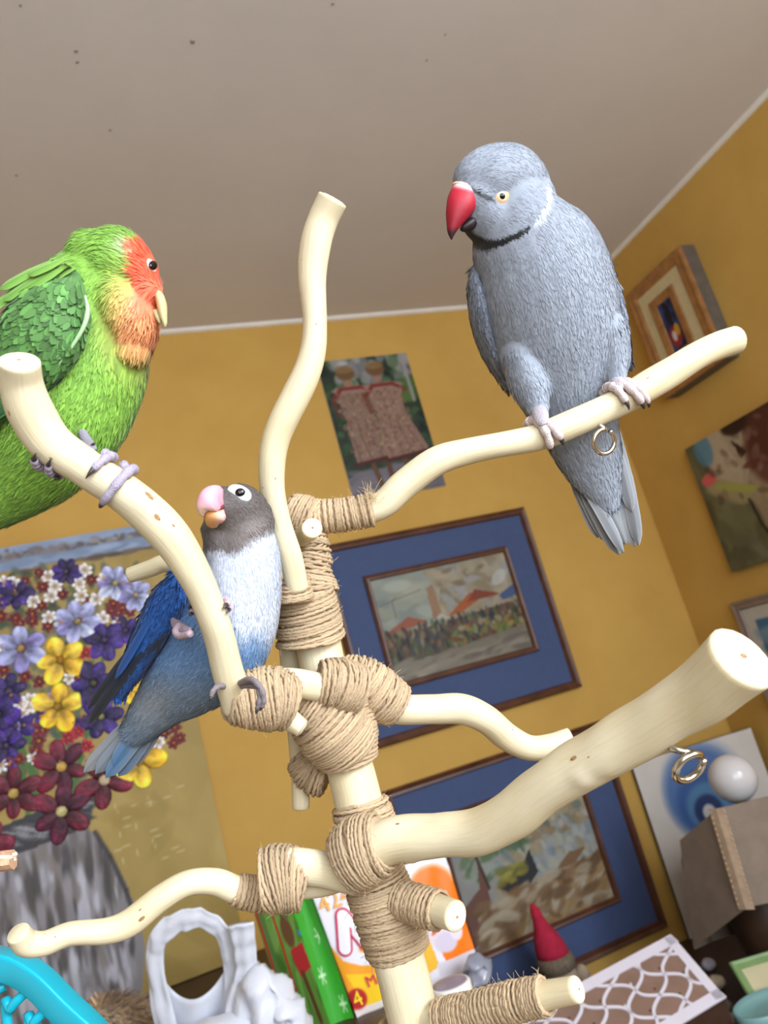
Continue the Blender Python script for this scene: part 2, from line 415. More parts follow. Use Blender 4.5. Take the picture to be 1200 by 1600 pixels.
wall_picture('framed_market_painting', 'blue matted picture of a market with orange awnings on ochre wall', 'picture', O, BX, BN,
             (.650 * s_, 1.374 * s_, -.128 * s_, .480 * s_), .022, .02, MT['darkwood'], (.760 * s_, 1.266 * s_, .014 * s_, .363 * s_), MT['bluemat'], cv, .016, MT['darkwood'])
# boats scene
cv = Canvas(170, 126, (158, 160, 156), 8)
cv.dabs(160, 0, 1, 0, .3, [(150, 160, 168), (140, 150, 150), (164, 164, 154), (130, 140, 128)], .03, -.3, .4)
cv.dabs(140, .2, 1, .12, .42, [(176, 160, 128), (150, 130, 100), (120, 130, 120), (186, 178, 160)], .022, .8, .7, 1.6)
cv.dabs(80, .1, .5, .3, .5, [(86, 112, 84), (110, 132, 100), (160, 168, 160)], .02, -.3, .4)
cv.poly([(.3, .45), (1, .38), (1, .62), (.3, .7)], (160, 166, 164), .75)
cv.dabs(140, .3, 1, .42, .68, [(168, 174, 172), (148, 156, 160), (184, 182, 168), (134, 150, 160), (170, 156, 126)], .02, 1.2, .6, 2)
cv.poly([(.26, .6), (.46, .5), (.52, .42), (.54, .6), (.42, .7), (.28, .72)], (54, 54, 58)); cv.dabs(20, .3, .45, .5, .58, [(150, 140, 60), (120, 124, 70)], .018)
cv.poly([(0, .66), (.14, .56), (.17, .36), (.2, .5), (.18, .72), (.08, .9), (0, .94)], (120, 84, 74)); cv.line([(.17, .34), (.2, .58)], .012, (72, 54, 48))
cv.poly([(.62, .66), (.78, .55), (.9, .56), (.8, .64)], (132, 98, 68), .9)
cv.poly([(.1, .9), (.4, .72), (1, .62), (1, 1), (0, 1)], (160, 140, 112), .85)
cv.dabs(260, .08, 1, .66, 1, [(176, 160, 132), (140, 112, 84), (190, 180, 160), (120, 92, 66), (160, 128, 84)], .022, -.25, .3, 2.8)
tl_, br_ = PY(695, 1342, YB), PY(966, 1406, YB); bl_ = PY(739, 1506, YB)
ix0, ix1, iz0 = bl_[0] - .004, br_[0], (br_[2] + bl_[2]) / 2 - CAM[2]
wall_picture('framed_boats_painting', 'blue matted picture of beached boats hanging on ochre wall', 'picture', O, BX, BN,
             (.652 * s_, 1.399 * s_, -.854 * s_, -.243 * s_), .022, .02, MT['darkwood'], (ix0, ix1, iz0, -.352 * s_), MT['bluemat'], cv, .016, MT['darkwood'])

# unframed photograph of two girls in long dresses, seen from behind
cv = Canvas(84, 142, (44, 62, 44), 10)
cv.dabs(260, 0, 1, 0, .8, [(30, 48, 34), (50, 80, 48), (22, 34, 28), (70, 104, 62), (40, 70, 60)], .035, 0, 1, 1.3)
cv.dabs(60, .1, 1, 0, .22, [(168, 164, 168), (186, 184, 186), (140, 140, 146), (90, 120, 80)], .05, 1.5, .3, 1.6)
cv.dabs(26, .78, .98, .2, .34, [(96, 130, 60), (70, 108, 50)], .05, 0, 1, 1.2)
cv.line([(.93, 0), (.93, .36)], .022, (176, 170, 172))
cv.poly([(0, .84), (1, .76), (1, 1), (0, 1)], (126, 122, 134)); cv.dabs(60, 0, 1, .82, 1, [(134, 130, 142), (114, 110, 122)], .04, -.1, .2, 3)
for (hx, hy, sx, fx, cc) in ((.27, .11, .3, .36, (158, 126, 112)), (.6, .1, .64, .7, (166, 130, 116))):
    cv.line([(fx - .06, .76), (fx - .02, .95)], .035, (112, 74, 52)); cv.line([(fx + .1, .74), (fx + .1, .93)], .035, (104, 68, 48))
    cv.poly([(sx - .19, .24), (sx + .19, .22), (sx + .15, .42), (fx + .24, .72), (fx - .22, .76), (sx - .15, .44)], cc)
    cv.ell(sx, .23, .22, .05, (176, 140, 130)); cv.line([(sx - .22, .29), (sx - .12, .22), (sx + .1, .22), (sx + .22, .27)], .028, (140, 50, 40))
    cv.line([(sx - .23, .28), (sx - .2, .4)], .04, (120, 64, 50), .8)
    for k in range(4): cv.line([(sx - .12 + k * .08, .46), (sx - .13 + k * .09, .56), (fx - .17 + k * .12, .74)], .014, (96, 70, 60), .4)
    cv.line([(fx - .23, .76), (fx + .24, .73)], .03, (86, 30, 28))
    cv.dabs(240, sx - .19, sx + .2, .25, .72, [(176, 146, 128), (128, 90, 80), (156, 132, 92), (186, 160, 140), (150, 100, 90)], .013, 1.2, .8, 1.2, .75)
    cv.ell(hx, hy, .1, .085, (128, 92, 54)); cv.ell(hx, hy - .03, .1, .05, (164, 132, 88), 0, .7); cv.ell(hx, hy + .075, .05, .04, (178, 134, 112))
cv.ell(.27, .035, .06, .02, (210, 206, 204))
t = thing('photo_print', 'unframed photo print of two girls in long dresses on ochre wall', 'photograph', O + BX * .86 + BZ * .53)
q = [PY(507, 567, YB), PY(634, 551, YB), PY(694, 757, YB), PY(540, 790, YB)]
x0, x1 = (q[0][0] + q[3][0]) / 2, (q[1][0] + q[2][0]) / 2; z1 = (q[0][2] + q[1][2]) / 2; z0 = (q[2][2] + q[3][2]) / 2
obj('backing', *box((x0, YB - .004, z0), (x1, YB - .0005, z1)), MT['white'], t, False)
v, f, cl = canvas_grid(cv, (x0, YB - .0046, z1), (x1, YB - .0046, z1), (x1, YB - .0046, z0), (x0, YB - .0046, z0)); cl = cl * .62; obj('photo', v, f, MT['paint'], t, True, cl)

# right wall pictures
RX, RN = np.array([0, -1., 0]), np.array([-1., 0, 0]); O2 = np.array([XR, 0, CAM[2]])
MT['frame_tan'] = mat('tan wooden frame', (150, 104, 58), 0.5, 0.25, 40, 0.2); MT['frame_grey'] = mat('grey painted frame side', (92, 84, 76), 0.6, 0.2, 40)
MT['mat_cream'] = mat('cream mat', (196, 180, 140), 0.8, 0.06, 40)
def yz(px, py): q = PX(px, py, XR); return -q[1], q[2] - CAM[2]
a0 = [yz(997, 465), yz(1075, 388), yz(1168, 555), yz(1065, 625)]
fx0_, fx1_ = (a0[0][0] + a0[3][0]) / 2, (a0[1][0] + a0[2][0]) / 2; fz0_, fz1_ = a0[3][1] + .012, (a0[0][1] + a0[1][1]) / 2
t = thing('deep_framed_icon', 'small deep tan framed picture with cream mat and blue centre', 'picture', O2 + RX * (fx0_ + fx1_) / 2 + BZ * fz0_)
DP = .045
obj('shadow_box', *obox(O2, RX, BZ, RN, (fx0_, fz0_, .001), (fx1_, fz1_, DP)), MT['frame_grey'], t, False)
o4 = O2 + RN * DP
for v, f in frame_ring(o4, RX, BZ, RN, fx0_, fx1_, fz0_, fz1_, .036, .01): obj('frame_rail', v, f, MT['frame_tan'], t, False)
obj('mat_board', *obox(o4, RX, BZ, RN, (fx0_ + .03, fz0_ + .03, .0), (fx1_ - .03, fz1_ - .03, .003)), MT['mat_cream'], t, False)
g = .072
for v, f in frame_ring(o4 + RN * .003, RX, BZ, RN, fx0_ + g, fx1_ - g, fz0_ + g, fz1_ - g, .024, .006): obj('inner_rail', v, f, MT['frame_tan'], t, False)
cv = Canvas(50, 60, (26, 44, 96), 10)
cv.dabs(60, 0, 1, 0, 1, [(20, 36, 90), (40, 66, 130), (14, 20, 40)], .07, 1.5, .4); cv.ell(.5, .3, .14, .3, (14, 16, 22)); cv.ell(.45, .72, .36, .24, (140, 40, 44)); cv.ell(.66, .62, .16, .14, (190, 140, 50)); cv.ell(.4, .7, .13, .12, (196, 190, 190))
g = .093; zz = .004
v, f, cl = canvas_grid(cv, *[o4 + RX * a + BZ * b + RN * zz for a, b in ((fx0_ + g, fz1_ - g), (fx1_ - g, fz1_ - g), (fx1_ - g, fz0_ + g), (fx0_ + g, fz0_ + g))])
obj('picture', v, f, MT['paint'], t, True, cl)
# unframed portrait canvas
cv = Canvas(110, 120, (92, 88, 62), 8)
cv.dabs(100, 0, .5, .1, 1, [(96, 92, 64), (84, 80, 58), (104, 100, 72)], .04, 1.3, .5)
cv.ell(.55, .2, .36, .42, (66, 34, 26)); cv.ell(.3, .2, .16, .36, (158, 142, 118), .1); cv.poly([(.1, .0), (.3, 0), (.36, .34), (.3, .5), (.16, .38)], (170, 154, 130), .8)
cv.ell(.42, .02, .1, .08, (40, 20, 18)); cv.poly([(.36, .1), (.44, .24), (.38, .27)], (48, 28, 22)); cv.ell(.46, .33, .09, .03, (110, 62, 54)); cv.ell(.48, .43, .1, .07, (150, 128, 108))
cv.ell(.62, .3, .2, .3, (80, 38, 28), 0, .8); cv.ell(.14, .08, .07, .14, (70, 120, 150), 0, .8); cv.ell(.96, .04, .12, .2, (60, 130, 150))
cv.line([(.12, .36), (.3, .5), (.55, .58), (1, .42)], .085, (146, 134, 96)); cv.line([(.16, .38), (.4, .5)], .04, (150, 148, 74)); cv.ell(.1, .3, .06, .05, (196, 90, 90))
cv.line([(.4, .56), (.42, .75), (.5, .98)], .06, (138, 118, 90)); cv.line([(.33, .55), (.35, .75), (.42, .98)], .012, (36, 24, 20)); cv.line([(.5, .6), (.62, .8), (.8, 1)], .02, (36, 24, 20)); cv.poly([(.6, .62), (1, .5), (1, .9), (.84, .84)], (140, 110, 90), .8)
cv.dabs(60, .1, .9, .05, .6, [(150, 130, 108), (90, 56, 44), (60, 34, 28)], .02, 1.3, .5, 2, .35)
a0 = [yz(1080, 700), yz(1200, 638), yz(1150, 893)]
px0, pz1 = (a0[0][0] + a0[2][0]) / 2, a0[0][1]; pz0 = a0[2][1]; px1 = px0 + .46
t = thing('portrait_canvas', 'unframed dark canvas of a large face and raised arm beside the corner', 'painting', O2 + RX * px0 + BZ * pz0)
obj('stretcher', *obox(O2, RX, BZ, RN, (px0, pz0, .001), (px1, pz1, .02)), MT['frame_grey'], t, False)
v, f, cl = canvas_grid(cv, *[O2 + RX * a + BZ * b + RN * .0206 for a, b in ((px0, pz1), (px1, pz1), (px1, pz0), (px0, pz0))]); obj('picture', v, f, MT['paint'], t, True, cl)
# third frame low on the right wall
MT['frame_taupe'] = mat('taupe frame', (128, 110, 98), 0.6, 0.15, 40)
cv = Canvas(50, 50, (214, 208, 198), 4); cv.poly([(.16, .16), (1, .16), (1, 1), (.16, 1)], (70, 120, 160)); cv.dabs(40, .2, 1, .2, 1, [(60, 110, 150), (130, 160, 180), (200, 190, 160)], .06)
a0 = yz(1147, 941)
wall_picture('taupe_framed_picture', 'taupe framed picture with pale mat and blue image below the portrait', 'picture', O2, RX, RN,
             (a0[0], a0[0] + .3, a0[1] - .3, a0[1]), .028, .02, MT['frame_taupe'], (a0[0] + .02, a0[0] + .28, a0[1] - .28, a0[1] - .02), None, cv)
# white panel with blue eye motif leaning in the corner
cv = Canvas(120, 130, (206, 200, 194), 5)
cx, cy = .50, .26
cv.ell(cx, cy, .33, .31, (150, 160, 180)); cv.ell(cx - .02, cy + .02, .31, .29, (70, 104, 160), 0, .9); cv.ell(cx - .03, cy + .07, .23, .2, (52, 88, 146)); cv.ell(cx - .03, cy + .1, .17, .15, (84, 130, 170), 0, .8); cv.ell(cx - .04, cy + .12, .11, .1, (30, 50, 96)); cv.ell(cx - .04, cy + .13, .05, .05, (190, 190, 190))
for k in range(9):
    a_ = .15 + .1 * k; cv.ell(a_, cy + .36 + .05 * math.sin(k * 2.2) + .03 * k % .06, .025, .06, (60, 66, 116), .2)
for k in range(5): cv.ell(.36 + .02 * k, .62 + k * .05, .03, .026, (46, 54, 110))
A = PY(988, 1205, YB - .006); B_ = PX(1160, 1113, XR - .02)
Ad = PY(1088, 1482, YB - .006)
ztop = A[2] + .02; h_ = ztop - ZL - .001
A = np.array([A[0], A[1], ztop]); B_ = np.array([B_[0], B_[1], ztop])
ax = unit(B_ - A); nz_ = np.cross(ax, BZ); wd_ = np.linalg.norm(B_ - A)
t = thing('eye_motif_panel', 'white panel painted with a blue ringed eye leaning in the room corner', 'painting', A - BZ * h_)
obj('panel', *obox(A + nz_ * 0, ax, BZ, nz_, (0, -h_, 0), (wd_, 0, .012)), mat('dark panel edge', (60, 56, 54), .7), t, False)
v, f, cl = canvas_grid(cv, A + nz_ * .0126, B_ + nz_ * .0126, B_ - BZ * h_ + nz_ * .0126, A - BZ * h_ + nz_ * .0126); obj('picture', v, f, MT['paint'], t, True, cl)

# ------------------------------------------------------------------ flower painting on the back wall
cx0, cx1, cz0, cz1 = -.62, .178, ZS + .002, CAM[2] + .636 * s_
YP = YB - .03
t_fl = thing('flower_painting', 'large canvas of a colourful bouquet in a grey streaked vase', 'painting', (-.2, YB - .01, cz0))
obj('stretcher', *box((cx0, YP, cz0), (cx1, YB - .002, cz1)), mat('canvas edge', (170, 140, 70), .8), t_fl, False)
cw, chh = cx1 - cx0, cz1 - cz0
def cuv(px, py): q = PY(px, py, YP); return (q[0] - cx0) / cw, (cz1 - q[2]) / chh
def cuvs(pts): return [cuv(*p) for p in pts]
cv = Canvas(230, 290, (160, 136, 74), 7)
cv.dabs(260, 0, 1, 0, 1, [(164, 140, 76), (152, 130, 70), (170, 146, 84)], .03, 1.2, .7, 3, .5)
# grey blue distressed band along the top
cv.poly([(0, 0), (1, 0), (1, .058), (0, .058)], (120, 122, 134)); cv.dabs(150, 0, 1, 0, .012, [(140, 158, 188), (128, 146, 176)], .012, 0, .05, 4)
cv.dabs(170, 0, 1, .016, .034, [(118, 108, 110), (140, 140, 146), (90, 84, 88)], .006, .3, .8, 2); cv.dabs(110, 0, 1, .04, .05, [(136, 154, 184), (120, 138, 168)], .01, 0, .05, 4)
cv.dabs(60, 0, 1, .058, .066, [(96, 82, 70)], .005, 0, .05, 4)
# green shade of the bouquet, stems
r_ = np.random.RandomState(3)
for k in range(520):
    px, py = r_.uniform(-60, 215), r_.uniform(885, 1260)
    if px > 150 + max(0, 1010 - py) * .5: continue
    u_, v_ = cuv(px, py); cv.ell(u_, v_, .018, .009, [(58, 80, 54), (84, 94, 84), (50, 62, 46), (104, 104, 92), (74, 88, 58)][k % 5], r_.uniform(0, 3), .75, .6)
for a in ([(45, 1130), (50, 1200), (62, 1270)], [(95, 1105), (96, 1180), (98, 1270)], [(30, 1150), (50, 1215), (58, 1275)], [(85, 1060), (92, 1130)], [(146, 1090), (130, 1170), (104, 1270)], [(15, 1090), (30, 1180), (45, 1280)], [(175, 990), (150, 1060)]):
    cv.line(cuvs(a), .007, (66, 108, 54))
# vase
rim = cuvs([(-60, 1325), (0, 1292), (70, 1262), (148, 1238), (140, 1290), (70, 1318), (0, 1345), (-60, 1375)])
body = cuvs([(-60, 1370), (0, 1340), (70, 1312), (135, 1292), (165, 1320), (195, 1375), (215, 1430), (226, 1480), (222, 1540), (205, 1600), (190, 1640), (-60, 1740)])
cv.poly(body, (132, 128, 132))
u0, v0 = cuv(100, 1300)
vx = r_.rand
for k in range(420):
    px = r_.uniform(-60, 222); py = r_.uniform(1300, 1640)
    lim = np.interp(py, [1300, 1330, 1375, 1430, 1480, 1540, 1600, 1640], [140, 165, 190, 210, 220, 216, 200, 186])
    if px > lim - 4 or py < 1352 - .38 * px: continue
    u_, v_ = cuv(px, py); c_ = [(176, 174, 186), (150, 146, 154), (104, 98, 98), (84, 78, 76), (190, 190, 202), (124, 116, 112), (66, 62, 64)][k % 7]
    tilt = math.pi / 2 + .16 * (px - 60) / 160 * (1 if py < 1480 else -.6)
    cv.ell(u_, v_, r_.uniform(.02, .06), r_.uniform(.004, .012), c_, tilt, .8, .7)
cv.line(cuvs([(148, 1300), (172, 1338), (196, 1390), (212, 1440)]), .008, (52, 48, 50), .8)
cv.poly(rim, (58, 58, 64)); cv.dabs(1, 0, .01, 0, .01, [(0, 0, 0)], .001)
for k in range(60):
    px = r_.uniform(-50, 140); py = 1318 - .4 * px + r_.uniform(-14, 14); u_, v_ = cuv(px, py)
    cv.ell(u_, v_, .02, .004, [(40, 40, 44), (120, 118, 124), (86, 84, 90), (150, 150, 154)][k % 4], .35, .8, .6)
# loose pale scratches in the ground
for k in range(26):
    px, py = r_.uniform(150, 300), r_.uniform(1200, 1350); u_, v_ = cuv(px, py); cv.ell(u_, v_, .014, .0018, (196, 184, 140), r_.choice([-.1, 1.4]), .7, .6)
v, f, cl = canvas_grid(cv, (cx0, YP - .0006, cz1), (cx1, YP - .0006, cz1), (cx1, YP - .0006, cz0), (cx0, YP - .0006, cz0)); obj('painted_ground', v, f, MT['paint'], t_fl, True, cl)

def flower(px, py, r, n, cols, centre, pr=.42, cr=.2, seed=0, gap=0):
    """relief flower of n domed petals in thick paint"""
    rr = np.random.RandomState(seed); c = PY(px, py, YP - .0006); d = np.linalg.norm(c - CAM); k = r * d / F * .98
    parts, pc = [], []
    a0 = rr.uniform(0, 6.28)
    for i in range(n):
        a = a0 + 2 * math.pi * i / n + rr.uniform(-.12, .12); L = k * rr.uniform(.86, 1.08)
        e = np.array([math.cos(a), 0, math.sin(a)]); s2 = np.array([-math.sin(a), 0, math.cos(a)])
        hh = min(.0022, .05 * k + .0004); wdt = L * pr * min(1.0, 2.0 / n + .45)
        vv, ff = ellipsoid(c + e * L * .57, e * L * .45, s2 * wdt, np.array([0, -hh, 0]), 14, 6)
        parts.append((vv, ff)); b = np.array(cols[rr.randint(len(cols))], float)
        tt = ((vv - c) @ e) / L
        cc = b[None] * (0.74 + .5 * smooth01(.15, .95, tt) + .16 * np.sin(((vv - c) @ s2) / max(wdt, 1e-6) * 5 + i))[:, None] + rr.randn(len(vv), 1) * 12
        pc.append(cc)
    if centre is not None:
        hh = min(.003, .07 * k + .0006)
        vv, ff = ellipsoid(c, np.array([k * cr, 0, 0]), np.array([0, 0, k * cr]), np.array([0, -hh * 1.25, 0]), 8, 4)
        parts.append((vv, ff)); pc.append(np.ones((len(vv), 3)) * np.array(centre, float) + rr.randn(len(vv), 1) * 14)
    v, f = merge(parts); obj('painted_flower', v, f, MT['impasto'], t_fl, True, lin(np.clip(np.concatenate(pc), 0, 255)))
YEL, PUR, LAV, BUR, WHT, RED = [(232, 182, 44), (240, 196, 62)], [(58, 40, 110), (72, 50, 130), (48, 36, 84)], [(156, 160, 206), (178, 186, 224), (130, 124, 178)], [(92, 28, 44), (108, 34, 54), (76, 24, 46)], [(216, 210, 214), (228, 222, 214)], [(166, 42, 62), (150, 36, 52)]
k = 0
for (x, y, r, n, c, m_) in ((103, 893, 23, 8, PUR, (90, 80, 90)), (24, 928, 25, 7, PUR, (100, 90, 60)), (-20, 915, 22, 7, PUR, (100, 90, 60)),
    (121, 971, 33, 7, LAV, (150, 130, 90)), (32, 1013, 36, 6, LAV, (160, 140, 90)), (180, 911, 28, 7, LAV, (170, 170, 110)), (212, 930, 27, 7, LAV, (170, 150, 120)),
    (94, 1031, 37, 5, YEL, (170, 120, 40)), (90, 1104, 38, 5, YEL, (160, 130, 60)), (218, 1190, 38, 5, YEL, (190, 140, 40)), (196, 1075, 26, 5, YEL, (190, 140, 40)),
    (146, 1067, 34, 6, PUR, (90, 90, 60)), (163, 1000, 31, 6, PUR, (80, 70, 90)), (158, 1120, 31, 6, PUR, (130, 130, 80)), (13, 1080, 28, 6, PUR, (90, 80, 90)), (26, 1134, 26, 6, [(70, 36, 140), (58, 40, 110)], (90, 80, 90)), (-4, 1116, 28, 6, PUR, (90, 80, 90)), (10, 1165, 24, 6, PUR, (90, 80, 90)), (196, 985, 24, 6, PUR, (80, 80, 90)),
    (96, 1198, 44, 6, BUR, (196, 160, 84)), (21, 1240, 42, 6, BUR, (190, 160, 90)), (96, 1268, 46, 6, BUR + [(96, 30, 90)], (196, 186, 130)), (163, 1219, 46, 5, BUR, (200, 180, 150)), (-24, 1320, 34, 6, BUR, (180, 160, 90)), (-30, 1190, 30, 6, BUR, (180, 160, 90))):
    k += 1; flower(x, y, r * (.9 if r > 40 else 1), n, c, m_, .36 if r > 40 else .42, .2 if r > 40 else .16, k)
rf = np.random.RandomState(77)
for _ in range(46):
    x, y = rf.uniform(-70, 200), rf.uniform(890, 1230)
    if x > 165 + max(0, 1000 - y) * .5: continue
    k += 1; flower(x, y, rf.uniform(7, 11), 6, [WHT, [(104, 40, 46)], PUR, LAV, [(104, 40, 46)]][rf.randint(5)], (196, 130, 60), .42, .25, k)
O5 = lambda a, b: (a / 3.076, 800 + b / 3.076)
for (a, b) in ((230, 310), (265, 360), (245, 405), (160, 430), (235, 505), (380, 345), (390, 400), (465, 420), (495, 510), (410, 280), (500, 320), (20, 340), (60, 345), (100, 920), (135, 940), (110, 965), (145, 905), (760, 1105), (795, 975), (575, 530), (640, 680), (5, 1215), (10, 640), (735, 1060)):
    k += 1; x, y = O5(a, b); flower(x, y, 11, 6, WHT, (200, 150, 80), .42, .26, k)
for (a, b) in ((205, 360), (300, 395), (200, 450), (155, 490), (155, 525), (230, 550), (440, 325), (545, 440), (590, 460), (570, 485), (535, 475), (625, 480), (120, 790), (190, 815), (175, 1050), (175, 1145), (50, 1200), (90, 1190), (785, 1020), (840, 1035), (790, 1065), (835, 1110), (865, 1085), (75, 510), (20, 760), (5, 500), (150, 1040), (205, 1050)):
    k += 1; x, y = O5(a, b); flower(x, y, 10, 6, [(110, 40, 44), (96, 36, 50)], (196, 110, 50), .42, .24, k)
for (a, b) in ((415, 675), (330, 1085), (375, 1055), (415, 1125), (610, 740)):
    k += 1; x, y = O5(a, b); flower(x, y, 11, 6, RED, (190, 90, 60), .42, .24, k)

# ------------------------------------------------------------------ perch tree
TB = P(648, 1600, .395); TBASE = np.array([TB[0], TB[1], ZT])
tree = thing('perch_tree', 'tabletop bird perch of peeled crooked branches lashed with jute twine', 'bird perch', TBASE)
def pts3(path): return np.array([P(x, y, d) for x, y, _, d in path]), np.array([r * d / F for _, _, r, d in path])
SP = {}
def branch(key, path, sides=20, seed=0, ends=(False, True), name='branch', bumps=()):
    """crooked peeled branch from (px, py, radius px, depth) stations"""
    c, r = pts3(path); q = spline(np.column_stack([c, r]), 10); c, r = q[:, :3], q[:, 3]
    rr = np.random.RandomState(seed); ph = rr.rand(6) * 6.28; fr = rr.uniform(60, 190, 6)
    def fn(th, L):
        s = 1 + .018 * np.sin(th * 2 + ph[0] + L * fr[0]) + .014 * np.sin(th * 3 + ph[1] - L * fr[1]) + .02 * np.sin(L * fr[2] + ph[2]) + .012 * np.sin(L * fr[3] * 2 + ph[3] + th)
        for (l0, t0, amp, wl, wt) in bumps:
            dt = np.angle(np.exp(1j * (th - t0))); s = s + amp * np.exp(-((L - l0) / wl) ** 2 - (dt / wt) ** 2)
        return s
    # close both ends with a small chamfer
    tt = np.gradient(c, axis=0); tt /= np.linalg.norm(tt, axis=1)[:, None]
    c2 = np.vstack([c, c[-1] + tt[-1] * r[-1] * .07]); r2 = np.concatenate([r, [r[-1] * .93]])
    v, f, g = tube(c2, r2, sides, True, fn)
    o = obj(name, v, f, MT['branch'], tree, True, attr=g)
    SP[key] = (c, r, tt)
    if ends[1]:
        e = c2[-1] + tt[-1] * .0002; n = tt[-1]; a = unit(np.cross(n, UP)); b = np.cross(n, a)
        vs, fs = [e + n * .0004], []
        for kk, rad in enumerate((.3, .62, .9)):
            for j in range(16):
                th = j * math.pi / 8; vs.append(e + (a * math.cos(th) + b * math.sin(th)) * r2[-1] * rad * (1 + .05 * math.sin(3 * th + seed)) + n * (.0004 if kk < 2 else 0))
        fs += [(0, 1 + j, 1 + (j + 1) % 16) for j in range(16)]
        for kk in range(2): fs += [(1 + kk * 16 + j, 17 + kk * 16 + j, 17 + kk * 16 + (j + 1) % 16, 1 + kk * 16 + (j + 1) % 16) for j in range(16)]
        ce = obj('cut_end', np.array(vs), fs, MT['pale'], o, False)
        v2, f2 = ellipsoid(e + n * .0004, a * r2[-1] * .14, b * r2[-1] * .1, n * .0004, 8, 4); obj('pith', v2, f2, MT['knot'], o)
    return o
def knot(o, key, t, phi, size):
    """small dark scar on a branch; phi 0 faces the viewer side, positive upwards"""
    c, r, tt = SP[key]; i = int(t * (len(c) - 1)); toC = unit(CAM - c[i]); a = unit(toC - tt[i] * (toC @ tt[i])); b = np.cross(tt[i], a)
    if b @ UP < 0: b = -b
    n = a * math.cos(phi) + b * math.sin(phi); s = np.cross(n, tt[i]); k = size * r[i] * .62
    v, f = ellipsoid(c[i] + n * r[i] * .985, tt[i] * k * 1.5, s * k * .7, n * r[i] * .035, 10, 6); obj('knot', v, f, MT['knot'], o)

tz = np.linspace(ZT + .012, TB[2], 4)
trunk_low = np.array([[TB[0], TB[1], z] for z in tz])
tp = [(648, 1600, 41, .395), (624, 1500, 40, .402), (588, 1380, 38, .411), (556, 1235, 37, .421), (520, 1110, 36, .429), (500, 1020, 36, .435), (486, 940, 33, .440), (480, 868, 22, .444)]
c, r = pts3(tp); q = spline(np.column_stack([np.vstack([trunk_low[:-1], c]), np.concatenate([[r[0]] * 3, r])]), 8)
v, f, g = tube(q[:, :3], q[:, 3], 28, True, lambda th, L: 1 + .012 * np.sin(2 * th + 30 * L) + .01 * np.sin(90 * L + th))
obj('trunk', v, f, MT['branch'], tree, True, attr=g); SP['trunk'] = (q[:, :3], q[:, 3], None)
bevel(obj('base_plate', *box((TBASE[0] - .11, TBASE[1] - .11, ZT), (TBASE[0] + .11, TBASE[1] + .11, ZT + .018)), mat('pine base', (214, 180, 126), .6, .15, 20), tree, False), .004)

B1 = branch('B1', [(466, 922, 17, .412), (453, 868, 18, .408), (433, 805, 19.5, .404), (424, 740, 20.5, .401), (433, 680, 22, .399), (462, 620, 23, .398), (485, 565, 21, .398), (492, 505, 19.5, .398), (488, 440, 21.5, .398), (492, 385, 23.5, .397), (504, 345, 24, .396), (519, 312, 25, .393)], seed=1)
for a in ((.63, -.1, .16), (.27, .3, .12), (.25, -.8, .14), (.78, .9, .12)): knot(B1, 'B1', *a)
B2 = branch('B2', [(452, 806, 21, .447), (500, 806, 21, .447), (560, 800, 21, .447), (598, 788, 22, .447), (632, 757, 24, .447), (680, 722, 22.5, .448), (730, 705, 20.5, .450), (790, 694, 20.5, .452), (850, 680, 21, .454), (910, 655, 22, .456), (980, 622, 23, .459), (1050, 580, 23, .464), (1110, 545, 22, .470), (1150, 531, 21, .477)], seed=2)
for a in ((.80, .5, .22), (.81, .7, .14)): knot(B2, 'B2', *a)
B3 = branch('B3', [(372, 1108, 22, .376), (356, 1050, 24, .370), (338, 980, 24.5, .362), (315, 920, 25, .357), (285, 865, 28, .352), (245, 815, 31, .348), (190, 768, 31, .344), (130, 728, 31, .340), (80, 692, 33, .336), (48, 645, 34, .331), (34, 600, 31.5, .326), (30, 566, 31, .320)], seed=3, bumps=((.105, 1.0, -.2, .005, .35), (.11, .6, .12, .006, .3)))
for a in ((.47, .15, .3), (.50, .75, .3), (.43, .5, .12), (.70, -.6, .18), (.84, -1.0, .22)): knot(B3, 'B3', *a)
B4 = branch('B4', [(560, 1335, 34, .40), (620, 1312, 34, .393), (690, 1305, 34, .385), (750, 1298, 35, .376), (800, 1272, 36, .367), (850, 1232, 38, .358), (905, 1197, 40, .349), (970, 1160, 42, .339), (1040, 1116, 45, .327), (1105, 1074, 50, .314), (1158, 1028, 55, .300)], seed=4, bumps=((.135, .2, .14, .004, .3), (.142, .7, -.12, .004, .3), (.03, 1.2, .1, .004, .4)))
for a in ((.12, .7, .12), (.62, .35, .16), (.65, .1, .1), (.66, -.5, .1)): knot(B4, 'B4', *a)
B5 = branch('B5', [(560, 1090, 22, .43), (620, 1108, 23, .432), (675, 1108, 23.5, .436), (722, 1108, 23, .440), (760, 1124, 22.5, .444), (792, 1152, 21.5, .448), (828, 1168, 19.5, .450), (862, 1165, 18.5, .452), (892, 1155, 17, .453)], seed=5)
knot(B5, 'B5', .6, .8, .1)
B6 = branch('B6', [(470, 1395, 19, .41), (420, 1398, 20, .406), (370, 1390, 20, .402), (335, 1378, 20, .400), (295, 1380, 20, .396), (250, 1404, 20, .392), (205, 1440, 20.5, .388), (165, 1455, 19.5, .384), (110, 1459, 18, .379), (70, 1474, 18, .374), (42, 1473, 19, .370), (28, 1458, 17, .366)], seed=6, ends=(False, False))
for a in ((.5, .3, .16), (.51, -.3, .3), (.83, .8, .2), (.78, .2, .1)): knot(B6, 'B6', *a)
B7 = branch('B7', [(610, 1400, 21, .405), (650, 1412, 22, .395), (690, 1424, 23, .382), (712, 1432, 22.5, .374)], seed=7)
B8 = branch('B8', [(660, 1598, 22, .39), (720, 1588, 22, .375), (790, 1568, 22, .362), (850, 1556, 21, .352), (902, 1546, 20, .343)], seed=8)
